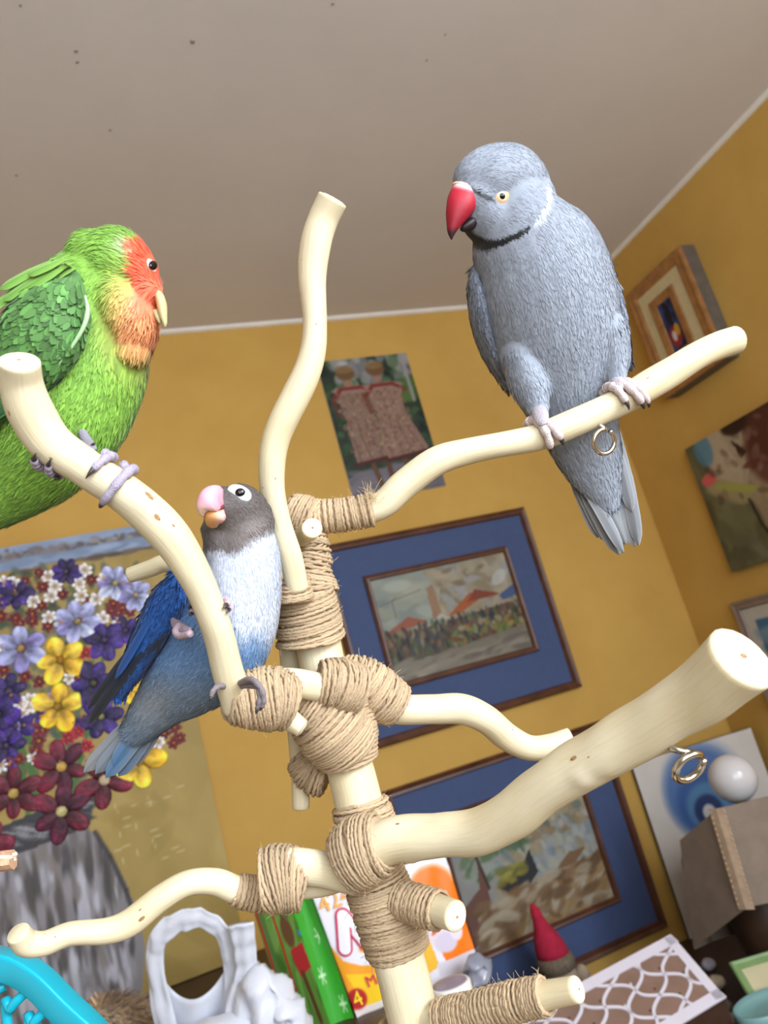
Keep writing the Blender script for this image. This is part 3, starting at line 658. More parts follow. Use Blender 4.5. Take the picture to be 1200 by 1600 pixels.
B9 = branch('B9', [(440, 985, 15, .452), (380, 935, 15, .462), (310, 890, 14.5, .470), (262, 880, 14, .474), (235, 888, 13.5, .476), (203, 899, 12.5, .478)], seed=9, ends=(False, False))
B10 = branch('B10', [(446, 920, 17, .452), (452, 1010, 17, .448), (460, 1100, 16, .444), (468, 1190, 15, .44), (470, 1262, 13.5, .437)], seed=10)
B11 = branch('B11', [(512, 1078, 23, .405), (470, 1068, 23, .398), (430, 1072, 24, .392), (392, 1095, 24, .386)], seed=11, ends=(False, False))
B12 = branch('B12', [(560, 1370, 27, .405), (500, 1358, 27, .403), (450, 1353, 27, .402), (408, 1362, 26, .400)], seed=12)
B13 = branch('B13', [(470, 840, 15, .436), (480, 832, 15.5, .425), (488, 825, 16, .412)], seed=13)
B14 = branch('B14', [(402, 1080, 20, .392), (440, 1115, 18, .388), (472, 1138, 14, .386)], seed=14)
B15 = branch('B15', [(560, 1366, 15, .414), (505, 1385, 15, .41), (440, 1390, 16, .406)], seed=15, ends=(False, False))

# ---- jute lashings: each is one part; helical turns of real two-ply twine over an inner core
fib = []
def wrap(path, pitch=6.0, tw=3.3, tilts=((0, 0),), seed=0, bulge=0.0, core=True, wob=1.2):
    rr = np.random.RandomState(seed)
    c, r = pts3(path); px = path[0][3] / F
    q = spline(np.column_stack([c, r]), 12); c, r = q[:, :3], q[:, 3]
    L = np.concatenate([[0], np.cumsum(np.linalg.norm(np.diff(c, axis=0), axis=1))]); tot = L[-1]
    t, n, b = frames(c)
    parts, cols = [], []
    base = rr.uniform(.94, 1.06)
    for li, (tilt, ph0) in enumerate(tilts):
        turns = max(2.0, tot / (pitch * px)); m = int(turns * 54); k = np.arange(m) / 54.0
        th = k * 2 * math.pi + ph0 + li * 1.7
        kn = np.cumsum(rr.randn(int(turns) + 3)) * .12
        s = (k / turns) * tot + tilt * px * np.cos(th - ph0) + np.interp(k, np.arange(len(kn)), rr.randn(len(kn))) * pitch * px * .55
        s = np.clip(s, 0, tot); 
        C_ = np.stack([np.interp(s, L, c[:, i]) for i in range(3)], 1); Nn = np.stack([np.interp(s, L, n[:, i]) for i in range(3)], 1); Bb = np.stack([np.interp(s, L, b[:, i]) for i in range(3)], 1)
        R = np.interp(s, L, r) * (1 + bulge * np.sin(math.pi * s / tot)) + tw * px * (.7 + .75 * li) + np.interp(k, np.arange(len(kn)), rr.rand(len(kn))) * wob * px
        cc = C_ + R[:, None] * (np.cos(th)[:, None] * Nn + np.sin(th)[:, None] * Bb)
        # two-ply twist in the cross section
        sides = 7; tt, nn, bb = frames(cc); phi = np.arange(sides) * 2 * math.pi / sides
        al = np.concatenate([[0], np.cumsum(np.linalg.norm(np.diff(cc, axis=0), axis=1))]) / (tw * px) * .62
        rad = tw * px * (1 + .24 * np.cos(2 * (phi[None, :] - al[:, None])) )
        vv = cc[:, None] + rad[..., None] * (np.cos(phi)[None, :, None] * nn[:, None] + np.sin(phi)[None, :, None] * bb[:, None])
        i0 = np.arange((m - 1) * sides).reshape(m - 1, sides); i1 = np.roll(i0, -1, 1)
        ff = np.stack([i0, i1, i1 + sides, i0 + sides], -1).reshape(-1, 4)
        ff = ff.tolist() + [list(range(sides - 1, -1, -1)), [(m - 1) * sides + j for j in range(sides)]]
        parts.append((vv.reshape(-1, 3), ff))
        tone = np.interp(k, np.arange(len(kn)), rr.uniform(.82, 1.14, len(kn))) * base
        col = lin((180, 156, 126))[None, None] * np.repeat(tone[:, None], sides, 1)[..., None]
        cols.append(col.reshape(-1, 3))
        # loose fibres
        for _ in range(int(turns * 2.6)):
            i = rr.randint(m); out = unit(cc[i] - C_[i]); d = unit(out * rr.uniform(.2, 1) + rr.randn(3) * .7); ln = rr.uniform(5, 17) * px
            fib.append((cc[i] + out * tw * px * .6, d, out, ln))
    if core:
        cr = r * (1 + bulge * np.sin(math.pi * L / tot)) + tw * px * .35
        v, f, _ = tube(c, cr, 18, True); parts.append((v, f)); cols.append(np.ones((len(v), 3)) * lin((180, 156, 126)))
    v, f = merge(parts); obj('twine_lashing', v, f, MT['twine'], tree, True, np.clip(np.concatenate(cols), 0, 1))
    return c, r

# top of trunk
wrap([(480, 868, 22, .444), (487, 925, 36, .440)], 6.15, 2.87, ((9, 0), (-10, 1.4)), 21)
wrap([(476, 925, 39, .434), (480, 955, 44, .434), (486, 1002, 48, .434)], 5.33, 2.79, ((0, 0), (7, .8)), 22)
wrap([(458, 905, 20, .416), (462, 940, 27, .416)], 5.33, 2.62, ((3, 0),), 23)
# second perch lashing
wrap([(494, 808, 22.5, .447), (540, 804, 22.5, .447), (584, 796, 22.5, .447)], 5.08, 2.71, ((0, 0),), 24, wob=.6)
wrap([(448, 800, 24, .447), (470, 805, 26, .447), (496, 810, 24, .447)], 5.33, 2.62, ((6, 0), (-7, 1.1)), 25)
wrap([(472, 812, 20, .446), (488, 850, 20, .446), (497, 884, 17, .446)], 7.38, 2.71, ((12, 0), (-10, 1)), 26)
# big middle lashing and its side arm
wrap([(506, 1046, 40, .426), (520, 1090, 46, .424), (530, 1140, 50, .424), (543, 1190, 40, .423)], 5.25, 2.87, ((16, .4), (-14, 2.2), (6, 4)), 27, .06)
wrap([(530, 1056, 26, .432), (560, 1066, 34, .430), (592, 1086, 34, .430), (622, 1103, 28, .432)], 5.25, 2.79, ((8, .3), (-6, 2)), 28, .06)
wrap([(476, 1076, 34, .418), (500, 1106, 50, .416), (524, 1140, 54, .418), (544, 1172, 44, .421)], 5.3, 2.8, ((5, 0), (9, 2)), 29)
wrap([(500, 1068, 30, .407), (528, 1070, 36, .409), (556, 1078, 34, .414)], 5.3, 2.8, ((4, 0), (-5, 2)), 41)
# lashing of the left perch
wrap([(356, 1092, 30, .377), (392, 1092, 38, .382), (428, 1092, 42, .386), (452, 1100, 36, .389)], 5.41, 2.95, ((10, .5), (16, 2.4)), 30, .05)
# behind the trunk
wrap([(468, 1180, 20, .44), (492, 1204, 30, .436), (512, 1212, 26, .434)], 5.33, 2.71, ((6, 0), (-5, 2)), 31)
# lower cluster
wrap([(562, 1254, 38, .42), (572, 1290, 42, .417)], 5.25, 2.79, ((4, 0), (-5, 2)), 32)
wrap([(545, 1345, 44, .404), (570, 1328, 44, .400), (600, 1315, 38, .396)], 5.25, 2.87, ((8, .4), (-8, 2)), 33, .08)
wrap([(576, 1345, 38, .413), (594, 1395, 41, .411), (609, 1440, 42, .408), (623, 1488, 41, .405)], 5.25, 2.87, ((10, 0), (-9, 2), (4, 4)), 34, .03)
wrap([(622, 1404, 23, .402), (640, 1410, 23, .397), (664, 1417, 24, .390), (686, 1423, 23.5, .384)], 5.25, 2.71, ((5, 0), (-4, 2)), 35)
wrap([(410, 1376, 40, .402), (440, 1372, 42, .403), (474, 1378, 36, .404)], 5.25, 2.87, ((6, 0), (12, 2)), 36, .04)
wrap([(368, 1390, 21, .402), (395, 1396, 22, .404), (420, 1398, 23, .406)], 5.08, 2.62, ((0, 0),), 37, wob=.6)
# foot of the picture
wrap([(640, 1590, 44, .396), (652, 1640, 46, .392)], 5.41, 2.87, ((8, 0), (-8, 2)), 38)
wrap([(690, 1594, 25, .383), (740, 1583, 24, .372), (800, 1566, 23, .360), (852, 1556, 22, .351)], 5.08, 2.71, ((2, 0), (-3, 2)), 39, wob=.8)
# frayed end tuft on the second perch
rr = np.random.RandomState(5); c0 = P(582, 783, .436); pxs = .44 / F
for _ in range(46):
    d = unit(UP * rr.uniform(.3, 1.2) + RT * rr.uniform(-.8, .6) + rr.randn(3) * .25); fib.append((c0 + rr.randn(3) * 5 * pxs, d, UP, rr.uniform(10, 36) * pxs))
vs, fs = [], []
for (p0, d, out, ln) in fib:
    d2 = unit(d + rng.randn(3) * .5); w_ = unit(np.cross(d, FW)) * .00009; b0 = len(vs)
    p1 = p0 + d * ln * .5; p2 = p1 + d2 * ln * .5; wz = unit(np.cross(d, w_)) * .00009
    for p_ in (p0, p1, p2): vs += [p_ - w_, p_ + w_, p_ + wz]
    for j in (0, 3):
        for e in ((0, 1), (1, 2), (2, 0)): fs.append((b0 + j + e[0], b0 + j + e[1], b0 + j + 3 + e[1], b0 + j + 3 + e[0]))
o = obj('loose_fibres', np.array(vs), fs, MT['fibre'], tree, True); o['kind'] = 'stuff'

# ---- screw eyes
def screw_eye(top, cen, d, rx, tw, ang, tilt):
    """wire ring hanging from a short shank"""
    k = d / F; e1 = RT * math.cos(ang) - UP * math.sin(ang); e2 = unit(RT * math.sin(ang) + UP * math.cos(ang)); e1 = unit(e1 * math.cos(tilt) + FW * math.sin(tilt))
    c = P(cen[0], cen[1], d); th = np.linspace(math.pi / 2 + .1, math.pi / 2 + 2 * math.pi - .25, 40)
    pts = c + rx * k * (np.cos(th)[:, None] * e1 + np.sin(th)[:, None] * e2)
    pts = np.vstack([P(top[0], top[1], d), (P(top[0], top[1], d) + pts[0]) / 2, pts])
    v, f, _ = tube(pts, tw * k, 10, True); o = obj('screw_eye', v, f, MT['steel'], tree); o['label'] = 'bright steel screw eye'
screw_eye((933, 662), (944, 690), .452, 19, 3.6, .25, .35)
screw_eye((1046, 1168), (1077, 1199), .322, 26, 6.0, .9, .55)

# ------------------------------------------------------------------ birds
def bird_mesh(lofts, voxel, sm=5):
    """one continuous closed body: lofted sections fused by a voxel remesh and smoothed.
    a section is (px, py, half width px, half depth px, depth)"""
    parts = []
    for path in lofts:
        a = np.array(path, float); q = spline(a, 6)
        c = np.array([P(x, y, d) for x, y, _, _, d in q]); k = q[:, 4] / F
        dx, dy = np.gradient(q[:, 0]), np.gradient(q[:, 1]); ln = np.hypot(dx, dy) + 1e-9; nx, ny = -dy / ln, dx / ln
        m = 24; th = np.arange(m) * 2 * math.pi / m
        per = nx[:, None] * RT - ny[:, None] * UP
        tan = (dx / ln)[:, None] * RT - (dy / ln)[:, None] * UP
        rings = []
        n = len(q)
        def ring(i, s, off): return c[i] + tan[i] * off + s * (q[i, 2] * k[i] * np.cos(th)[:, None] * per[i] + q[i, 3] * k[i] * np.sin(th)[:, None] * FW)
        for s, o_ in ((.35, .94), (.7, .72), (.9, .43)): rings.append(ring(0, s, -min(q[0, 2], q[0, 3]) * k[0] * o_))
        for i in range(n): rings.append(ring(i, 1, 0))
        for s, o_ in ((.9, .43), (.7, .72), (.35, .94)): rings.append(ring(n - 1, s, min(q[-1, 2], q[-1, 3]) * k[-1] * o_))
        v = np.concatenate(rings); f = []
        for i in range(len(rings) - 1):
            for j in range(m):
                l = (j + 1) % m; f.append((i * m + j, i * m + l, (i + 1) * m + l, (i + 1) * m + j))
        f.append(tuple(range(m - 1, -1, -1))); f.append(tuple((len(rings) - 1) * m + j for j in range(m)))
        parts.append((v, f))
    v, f = merge(parts)
    me = bpy.data.meshes.new('tmp'); me.from_pydata(v.tolist(), [], f)
    bm = bmesh.new(); bm.from_mesh(me); bmesh.ops.recalc_face_normals(bm, faces=bm.faces); bm.to_mesh(me); bm.free()
    o = bpy.data.objects.new('tmp', me); COL.objects.link(o)
    md = o.modifiers.new('r', 'REMESH'); md.mode = 'VOXEL'; md.voxel_size = voxel
    ms = o.modifiers.new('s', 'SMOOTH'); ms.iterations = sm; ms.factor = .5
    dg = bpy.context.evaluated_depsgraph_get(); ev = o.evaluated_get(dg); m2 = ev.to_mesh()
    V = np.empty(len(m2.vertices) * 3); m2.vertices.foreach_get('co', V); V = V.reshape(-1, 3)
    Nn = np.empty(len(m2.vertices) * 3); m2.vertices.foreach_get('normal', Nn); Nn = Nn.reshape(-1, 3)
    Fc = [tuple(p.vertices) for p in m2.polygons]; ev.to_mesh_clear()
    bpy.data.objects.remove(o); bpy.data.meshes.remove(me)
    return V, Nn, Fc

def idw(anchors, x, y, power=3):
    """inverse distance blend of (px, py, values...) anchors"""
    A = np.array([list(a[:2]) for a in anchors], float); Vv = np.array([a[2] for a in anchors], float)
    d = np.hypot(x[:, None] - A[None, :, 0], y[:, None] - A[None, :, 1]) + 4
    w_ = d ** -power; w_ /= w_.sum(1, keepdims=True); return w_ @ Vv

def plumage(V, Nn, Fc, flow, colf, n, ln, wd, lift, seed, parent, skip=None, name='plumage', jitter=.09):
    """small overlapping contour feathers lying along the body, pointing tailwards"""
    rr = np.random.RandomState(seed); idx = np.array([f[:3] for f in Fc])
    a, b, c = V[idx[:, 0]], V[idx[:, 1]], V[idx[:, 2]]; ar = np.linalg.norm(np.cross(b - a, c - a), axis=1); cum = np.cumsum(ar); cum /= cum[-1]
    k = np.searchsorted(cum, rr.rand(n)); u, v = rr.rand(n), rr.rand(n); s = u + v > 1; u[s], v[s] = 1 - u[s], 1 - v[s]
    p = a[k] + u[:, None] * (b - a)[k] + v[:, None] * (c - a)[k]; nn = Nn[idx[k]].mean(1); nn /= np.linalg.norm(nn, axis=1)[:, None]
    q = proj(p)
    if skip is not None:
        keep = ~skip(q[:, 0], q[:, 1], nn); p, nn, q = p[keep], nn[keep], q[keep]; n = len(p)
    fl = idw(flow, q[:, 0], q[:, 1]); d = fl[:, :1] * RT - fl[:, 1:2] * UP
    # on flanks that turn away from the viewer the flow keeps to the surface
    d = d - nn * (d * nn).sum(1, keepdims=True); d /= np.linalg.norm(d, axis=1)[:, None] + 1e-9
    w_ = np.cross(nn, d); ang = rr.randn(n) * .16; d = d * np.cos(ang)[:, None] + w_ * np.sin(ang)[:, None]; w_ = np.cross(nn, d)
    px = q[:, 2] / F
    L = (ln(q[:, 0], q[:, 1]) if callable(ln) else np.full(n, ln)) * px * rr.uniform(.75, 1.25, n)
    Wd = (wd(q[:, 0], q[:, 1]) if callable(wd) else np.full(n, wd)) * px * rr.uniform(.75, 1.25, n)
    lf = lift * rr.uniform(.3, 1.5, n); L, Wd, lf = L[:, None], Wd[:, None], lf[:, None]
    p = p - nn * .12 * L * lift
    pts = [p - w_ * Wd * .3, p + w_ * Wd * .3, p + d * L * .5 - w_ * Wd * .5 + nn * L * lf * .5, p + d * L * .5 + w_ * Wd * .5 + nn * L * lf * .5,
           p + d * L * .85 - w_ * Wd * .3 + nn * L * lf * .8, p + d * L * .85 + w_ * Wd * .3 + nn * L * lf * .8, p + d * L + nn * L * lf * .95]
    vv = np.stack(pts, 1).reshape(-1, 3)
    i = np.arange(n) * 7
    ff = np.concatenate([np.stack([i, i + 1, i + 3, i + 2], 1), np.stack([i + 2, i + 3, i + 5, i + 4], 1)]).tolist() + np.stack([i + 4, i + 5, i + 6], 1).tolist()
    cc = colf(q[:, 0], q[:, 1], nn); cc = cc * (1 + rr.randn(n, 1) * jitter)
    cc = np.repeat(cc, 7, 0); 
    o = obj(name, vv, ff, MT['feather'], parent, True, np.clip(lin(np.clip(cc, 0, 255)), 0, 1)); o['kind'] = 'stuff'
    return o

def feather(p0, p1, width, nrm, c0, c1, parent, name='flight_feather', bend=.0, edge=None, tipw=.55):
    """long quill feather: cambered vane with a raised shaft"""
    p0, p1 = np.asarray(p0), np.asarray(p1); t = p1 - p0; L = np.linalg.norm(t); t = t / L; n = unit(nrm - t * (nrm @ t)); s = np.cross(n, t)
    rows, cols_ = 12, 7; v, f, cc = [], [], []
    for i in range(rows + 1):
        u = i / rows; w_ = width * (0.35 + .65 * min(1, u * 2.2)) * (1 if u < tipw + .2 else math.sqrt(max(0.02, 1 - ((u - tipw - .2) / (.8 - tipw + .001)) ** 2)))
        for j in range(cols_):
            x = (j / (cols_ - 1) - .5) * 2
            v.append(p0 + t * L * u + s * (x * w_ / 2 + bend * L * u * u) + n * (.10 * width * (1 - x * x) + (.06 * width if j == 3 else 0)))
            c = np.asarray(c0, float) * (1 - u) + np.asarray(c1, float) * u
            if edge is not None and abs(x) > .8: c = c * .4 + np.asarray(edge, float) * .6
            if j == 3: c = c * .86
            cc.append(c)
    for i in range(rows):
        for j in range(cols_ - 1):
            a = i * cols_ + j; f.append((a, a + 1, a + cols_ + 1, a + cols_))
    k = len(v); v += [q - n * .0003 for q in v]; cc += cc
    f += [tuple(k + q for q in reversed(g)) for g in f]
    return obj(name, np.array(v), f, MT['feather'], parent, True, lin(np.clip(np.array(cc), 0, 255)))

def surf(V, Fc, px, py):
    t = BVHTree.FromPolygons([tuple(x) for x in V], Fc); d = ray(px, py); h = t.ray_cast(Vector(CAM), Vector(unit(d)))
    return np.array(h[0]), np.array(h[1])

def toe(key, at, s0, s1, ph0, ph1, rad, parent, col, lift=0.0, claw=.3, nseg=11):
    """toe curling round a branch; phi 0 faces the viewer, +90 is the upper side; s in px along the branch"""
    c, r, tt = SP[key]; pj = proj(c); i = int(np.argmin(np.hypot(pj[:, 0] - at[0], pj[:, 1] - at[1]))); k = pj[i, 2] / F
    toC = unit(CAM - c[i]); t = tt[i]; a = unit(toC - t * (toC @ t)); b = np.cross(t, a)
    if b @ UP < 0: b = -b
    if t @ RT < 0: t = -t
    u = np.linspace(0, 1, nseg); ph = np.radians(ph0 + (ph1 - ph0) * u)
    R = r[i] + rad * k * (.75 + lift * (1 - u))
    pts = c[i] + t * ((s0 + (s1 - s0) * u) * k)[:, None] + R[:, None] * (np.cos(ph)[:, None] * a + np.sin(ph)[:, None] * b)
    rr_ = rad * k * (1.05 - .35 * u) * (1 + .13 * np.cos(u * 2 * math.pi * 3.5))
    q = spline(np.column_stack([pts, rr_]), 3)
    v, f, _ = tube(q[:, :3], q[:, 3], 10, True)
    cl = np.ones((len(v), 3)) * lin(col)
    o = obj('toe', v, f, MT['skin'], parent, True, np.clip(cl, 0, 1))
    # claw continues the curl
    step = (ph1 - ph0) / abs(ph1 - ph0 + 1e-9); u = np.linspace(0, 1, 7); ph = np.radians(ph1 + step * claw * 90 * u)
    R2 = r[i] + rad * k * (.75 + .35 * np.sin(u * 2.4))
    ds = (s1 + (s1 - s0) * .12 * u) * k
    pts = c[i] + t * ds[:, None] + R2[:, None] * (np.cos(ph)[:, None] * a + np.sin(ph)[:, None] * b)
    v, f, _ = tube(pts, rad * k * (.62 - .55 * u), 8, True); obj('claw', v, f, MT['claw'], o)
    return pts[0]
MT['skin'] = mat_attr('scaly foot skin', .6, .8, 1400, spec=.3)

def loft_part(name, path, colf, parent, m=None, sides=18):
    """small rounded part (beak half, cere, tarsus) from (px, py, half width, half depth, depth) sections"""
    a = np.array(path, float); q = spline(a, 6); c = np.array([P(x, y, d) for x, y, _, _, d in q]); k = q[:, 4] / F
    dx, dy = np.gradient(q[:, 0]), np.gradient(q[:, 1]); ln = np.hypot(dx, dy) + 1e-9
    per = (-dy / ln)[:, None] * RT - (dx / ln)[:, None] * UP
    th = np.arange(sides) * 2 * math.pi / sides
    v = np.concatenate([c[i] + q[i, 2] * k[i] * np.cos(th)[:, None] * per[i] + q[i, 3] * k[i] * np.sin(th)[:, None] * FW for i in range(len(q))]); n = len(q)
    f = [(i * sides + j, i * sides + (j + 1) % sides, (i + 1) * sides + (j + 1) % sides, (i + 1) * sides + j) for i in range(n - 1) for j in range(sides)]
    f += [tuple(range(sides - 1, -1, -1)), tuple((n - 1) * sides + j for j in range(sides))]
    pj = proj(v); cl = colf(pj[:, 0], pj[:, 1]) if callable(colf) else np.ones((len(v), 3)) * np.asarray(colf, float)
    o = obj(name, v, f, m or MT['beak'], parent, True, lin(np.clip(cl, 0, 255))); return o

def disc(name, p, n, rx, ry, ang, colA, colB, parent, bulge=.25, m=None, nr=5):
    """low domed disc lying on a surface, colour running from centre A to rim B"""
    e1 = unit(RT * math.cos(ang) + UP * math.sin(ang)); e1 = unit(e1 - n * (e1 @ n)); e2 = np.cross(n, e1); v, f, cc = [p + n * rx * bulge], [], [colA]
    for i in range(1, nr + 1):
        u = i / nr
        for j in range(20):
            th = j * math.pi / 10; v.append(p + e1 * rx * u * math.cos(th) + e2 * ry * u * math.sin(th) + n * rx * bulge * (1 - u * u) - n * rx * .12 * (u == 1))
            cc.append(np.asarray(colA, float) * (1 - u ** 2) + np.asarray(colB, float) * u ** 2)
    f += [(0, 1 + j, 1 + (j + 1) % 20) for j in range(20)]
    for i in range(nr - 1): f += [(1 + i * 20 + j, 21 + i * 20 + j, 21 + i * 20 + (j + 1) % 20, 1 + i * 20 + (j + 1) % 20) for j in range(20)]
    return obj(name, np.array(v), f, m or MT['beak'], parent, True, lin(np.clip(np.array(cc, float), 0, 255)))

def lerp(a, b, t): return np.asarray(a, float) * (1 - t[:, None]) + np.asarray(b, float) * t[:, None]
def pline(x, y, pts):
    """distance in px to a polyline"""
    d = np.full(x.shape, 1e9)
    for (x0, y0), (x1, y1) in zip(pts[:-1], pts[1:]):
        ux, uy = x1 - x0, y1 - y0; t = np.clip(((x - x0) * ux + (y - y0) * uy) / (ux * ux + uy * uy + 1e-9), 0, 1); d = np.minimum(d, np.hypot(x - x0 - t * ux, y - y0 - t * uy))
    return d

# ---------- grey ring-necked parakeet
g0 = P(905, 640, .47)
gp = thing('grey_parakeet', 'grey ring-necked parakeet with red beak perched on the upper right branch', 'parrot', g0)
lof = [[(802, 322, 58, 64, .463), (818, 368, 86, 84, .468), (845, 420, 102, 94, .472), (860, 480, 104, 96, .476), (873, 545, 98, 90, .482), (888, 605, 82, 72, .488), (905, 665, 62, 50, .494), (928, 730, 46, 30, .500), (950, 785, 22, 12, .505)],
       [(742, 282, 36, 40, .450), (762, 285, 54, 54, .453), (790, 290, 62, 62, .458), (814, 300, 54, 58, .462), (830, 312, 38, 48, .465)],
       [(740, 292, 30, 34, .449), (750, 315, 40, 42, .451), (764, 335, 46, 46, .455), (786, 345, 46, 50, .459)],
       [(726, 284, 17, 26, .4475), (742, 272, 30, 38, .450), (772, 262, 33, 46, .455), (806, 268, 34, 46, .460), (828, 284, 30, 40, .464)],
       [(810, 556, 28, 40, .470), (826, 600, 30, 36, .466), (838, 632, 20, 22, .461), (843, 650, 12, 12, .456)],
       [(948, 520, 32, 44, .470), (958, 560, 26, 34, .468), (962, 584, 17, 20, .463), (964, 600, 11, 11, .458)]]
gV, gN, gF = bird_mesh(lof, .0016)
RING = [(722, 362), (738, 376), (760, 383), (785, 378), (806, 368), (826, 356)]
PALE = [(836, 352), (850, 334), (858, 312), (857, 292)]
def gcol(x, y, n=None):
    c = np.ones((len(x), 3)) * np.array((140, 147, 160.))
    b = smooth01(8.5, 4, pline(x, y, RING) * np.interp(x, [722, 760, 826], [.55, .72, 1.9])); c = c * (1 - b[:, None]) + np.array((20, 20, 22.)) * b[:, None]
    b = smooth01(5, 2, pline(x, y, PALE)); c = c * (1 - b[:, None]) + np.array((184, 190, 196.)) * b[:, None]
    b = smooth01(4, 1.5, pline(x, y, [(738, 296), (752, 306), (768, 310)])); c = c * (1 - .75 * b[:, None]) + np.array((40, 36, 34.)) * .75 * b[:, None]
    return c
pj = proj(gV); obj('body', gV, gF, MT['feather'], gp, True, lin(gcol(pj[:, 0], pj[:, 1])))
gflow = [(720, 280, (.8, -.5)), (760, 245, (1, -.15)), (820, 250, (.9, .5)), (760, 330, (.7, .6)), (800, 350, (.8, .5)), (850, 330, (.5, .85)), (735, 370, (.3, .9)), (780, 420, (.1, 1)), (860, 420, (.35, .95)), (940, 420, (.3, 1)), (820, 520, (.1, 1)), (900, 540, (.25, 1)), (800, 600, (.45, .9)), (960, 560, (.1, 1)), (880, 640, (.25, 1)), (930, 720, (.4, 1)), (950, 780, (.4, 1))]
def gskip(x, y, n): return (np.hypot(x - 784, y - 307) < 13) | ((x < 742) & (y > 292) & (y < 352) & (x < 700 + (352 - y) * .72 + 14))
plumage(gV, gN, gF, gflow, gcol, 34000, lambda x, y: np.where((y > 345) & (y < 392) & (x < 835), 5.0, np.interp(y, [240, 330, 420, 700], [7, 8, 13, 16])), lambda x, y: np.interp(y, [240, 330, 420, 700], [1.5, 1.6, 2.2, 2.6]), .075, 1, gp, gskip, jitter=.05)
# beak
def gb(x, y):
    c = lerp((172, 28, 48), (136, 20, 36), smooth01(300, 350, y)); t = smooth01(352, 368, y) ; c = c * (1 - t[:, None]) + np.array((40, 24, 26.)) * t[:, None]
    t = smooth01(297, 288, y + (x - 715) * -.25); return c * (1 - t[:, None]) + np.array((232, 200, 200.)) * t[:, None]
loft_part('upper_beak', [(731, 295, 20, 17, .4440), (727.5, 302, 23, 19, .4425), (721, 318, 23.5, 19, .4405), (713.5, 336, 18, 16, .4395), (708, 352, 11, 10.5, .4385), (705.5, 363, 6.5, 6, .438), (705.5, 374, 1.2, 1.5, .438)], gb, gp)
loft_part('lower_beak', [(744, 344, 8, 12, .447), (733, 352, 8.5, 12, .445), (724, 357, 5.5, 8, .4435), (719, 358, 2, 3, .443)], (38, 26, 28), gp)
loft_part('cere', [(707, 287, 1.5, 3, .4415), (714, 289, 4, 9, .4415), (728, 295, 3.2, 12, .4410), (742, 307, 2.6, 8, .4425), (749, 316, 1, 2, .444)], (222, 188, 160), gp)
p_, n_ = surf(gV, gF, 784, 307); kx = .452 / F; n_ = unit(n_ - FW * .6)
eo = disc('eye', p_ - n_ * .0002, n_, 15 * kx, 13 * kx, .35, (236, 196, 140), (200, 136, 80), gp, .22)
eo['label'] = 'pale orange ringed eye'
disc('iris', p_ + n_ * 2.2 * kx, n_, 8.5 * kx, 8 * kx, .35, (240, 226, 200), (226, 200, 160), eo, .16)
v, f = ellipsoid(p_ + n_ * 3.2 * kx, unit(np.cross(n_, UP)) * 4.6 * kx, unit(np.cross(n_, RT)) * 4.6 * kx, n_ * 1.6 * kx, 14, 8); obj('pupil', v, f, MT['eyeblack'], eo)
# folded wings seen edge-on at both flanks
def gw(x, y): return np.ones((len(x), 3)) * np.array((120, 128, 144.))
for path, fe in (([(741, 420, 6, 14, .476), (744, 450, 13, 34, .478), (752, 500, 16, 42, .482), (768, 550, 15, 36, .488), (792, 600, 8, 20, .496)], [((754, 440), (803, 612), 15), ((760, 465), (790, 596), 11), ((750, 430), (780, 580), 12)]),
                 ([(948, 425, 8, 20, .474), (958, 470, 11, 34, .477), (967, 520, 12, 36, .481), (979, 566, 7, 18, .488)], [((955, 450), (984, 574), 13), ((950, 440), (972, 548), 11)])):
    wv, wn, wf = bird_mesh([path], .0012, 3); pj = proj(wv)
    wo = obj('wing', wv, wf, MT['feather'], gp, True, lin(gw(pj[:, 0], pj[:, 1])))
    plumage(wv, wn, wf, [(740, 430, (.2, 1)), (790, 600, (.45, 1)), (970, 500, (.25, 1))], lambda x, y, n: gw(x, y), 1600, 16, 4.5, .06, 3, wo, name='coverts')
    for (a, b, w_) in fe: feather(P(a[0], a[1], path[2][4] - .018), P(b[0], b[1], path[-1][4] - .012), w_ * kx, -FW + RT * (-.6 if a[0] < 850 else .6), (84, 92, 108), (48, 52, 62), wo, edge=(128, 136, 150))
# tail
tl = loft_part('tail', [(912, 690, 40, 10, .499), (930, 735, 32, 8, .503), (948, 780, 16, 5, .506)], (128, 130, 134), gp, MT['feather'])
for (a, b, w_, dz, be) in (((880, 700), (948, 852), 26, .008, .03), ((886, 705), (964, 868), 26, .005, .02), ((874, 692), (982, 858), 20, .0, -.05), ((905, 705), (978, 850), 24, .003, .0), ((950, 690), (990, 854), 26, .004, .0), ((965, 672), (998, 852), 22, .001, .0), ((930, 700), (972, 858), 26, .007, .0), ((878, 700), (930, 842), 18, .010, .03), ((960, 680), (985, 800), 20, -.002, .02), ((892, 690), (945, 800), 20, -.002, -.03)):
    feather(P(a[0], a[1], .498 + dz), P(b[0], b[1], .506 + dz), w_ * kx * 1.08, -FW + RT * rng.uniform(-.3, .3), (142, 146, 152), (120, 122, 126), tl, 'tail_feather', be, (176, 178, 180))
# legs and toes on the branch
for (leg, at, specs) in (([(838, 628, 5, 6, .460), (842, 642, 12, 13, .453), (846, 656, 12, 12, .447), (849, 664, 7, 7, .444)], (852, 680), [(-6, 16, 88, -28, 8.5), (-8, -2, 92, -50, 8.0), (-14, -22, 92, 190, 7.5), (6, 14, 95, 185, 7.5)]),
                         ([(960, 580, 4, 5, .464), (963, 594, 10, 11, .457), (966, 604, 10, 10, .452), (968, 610, 6, 6, .450)], (972, 626), [(-2, 14, 92, -34, 8.0), (-10, -10, 92, -8, 7.5), (8, 26, 92, -48, 6.5), (-12, -24, 96, 190, 7.5)])):
    lo_ = loft_part('leg', leg, (176, 168, 176), gp, MT['skin'])
    for sp in specs: toe('B2', at, *sp, lo_, (206, 190, 188))

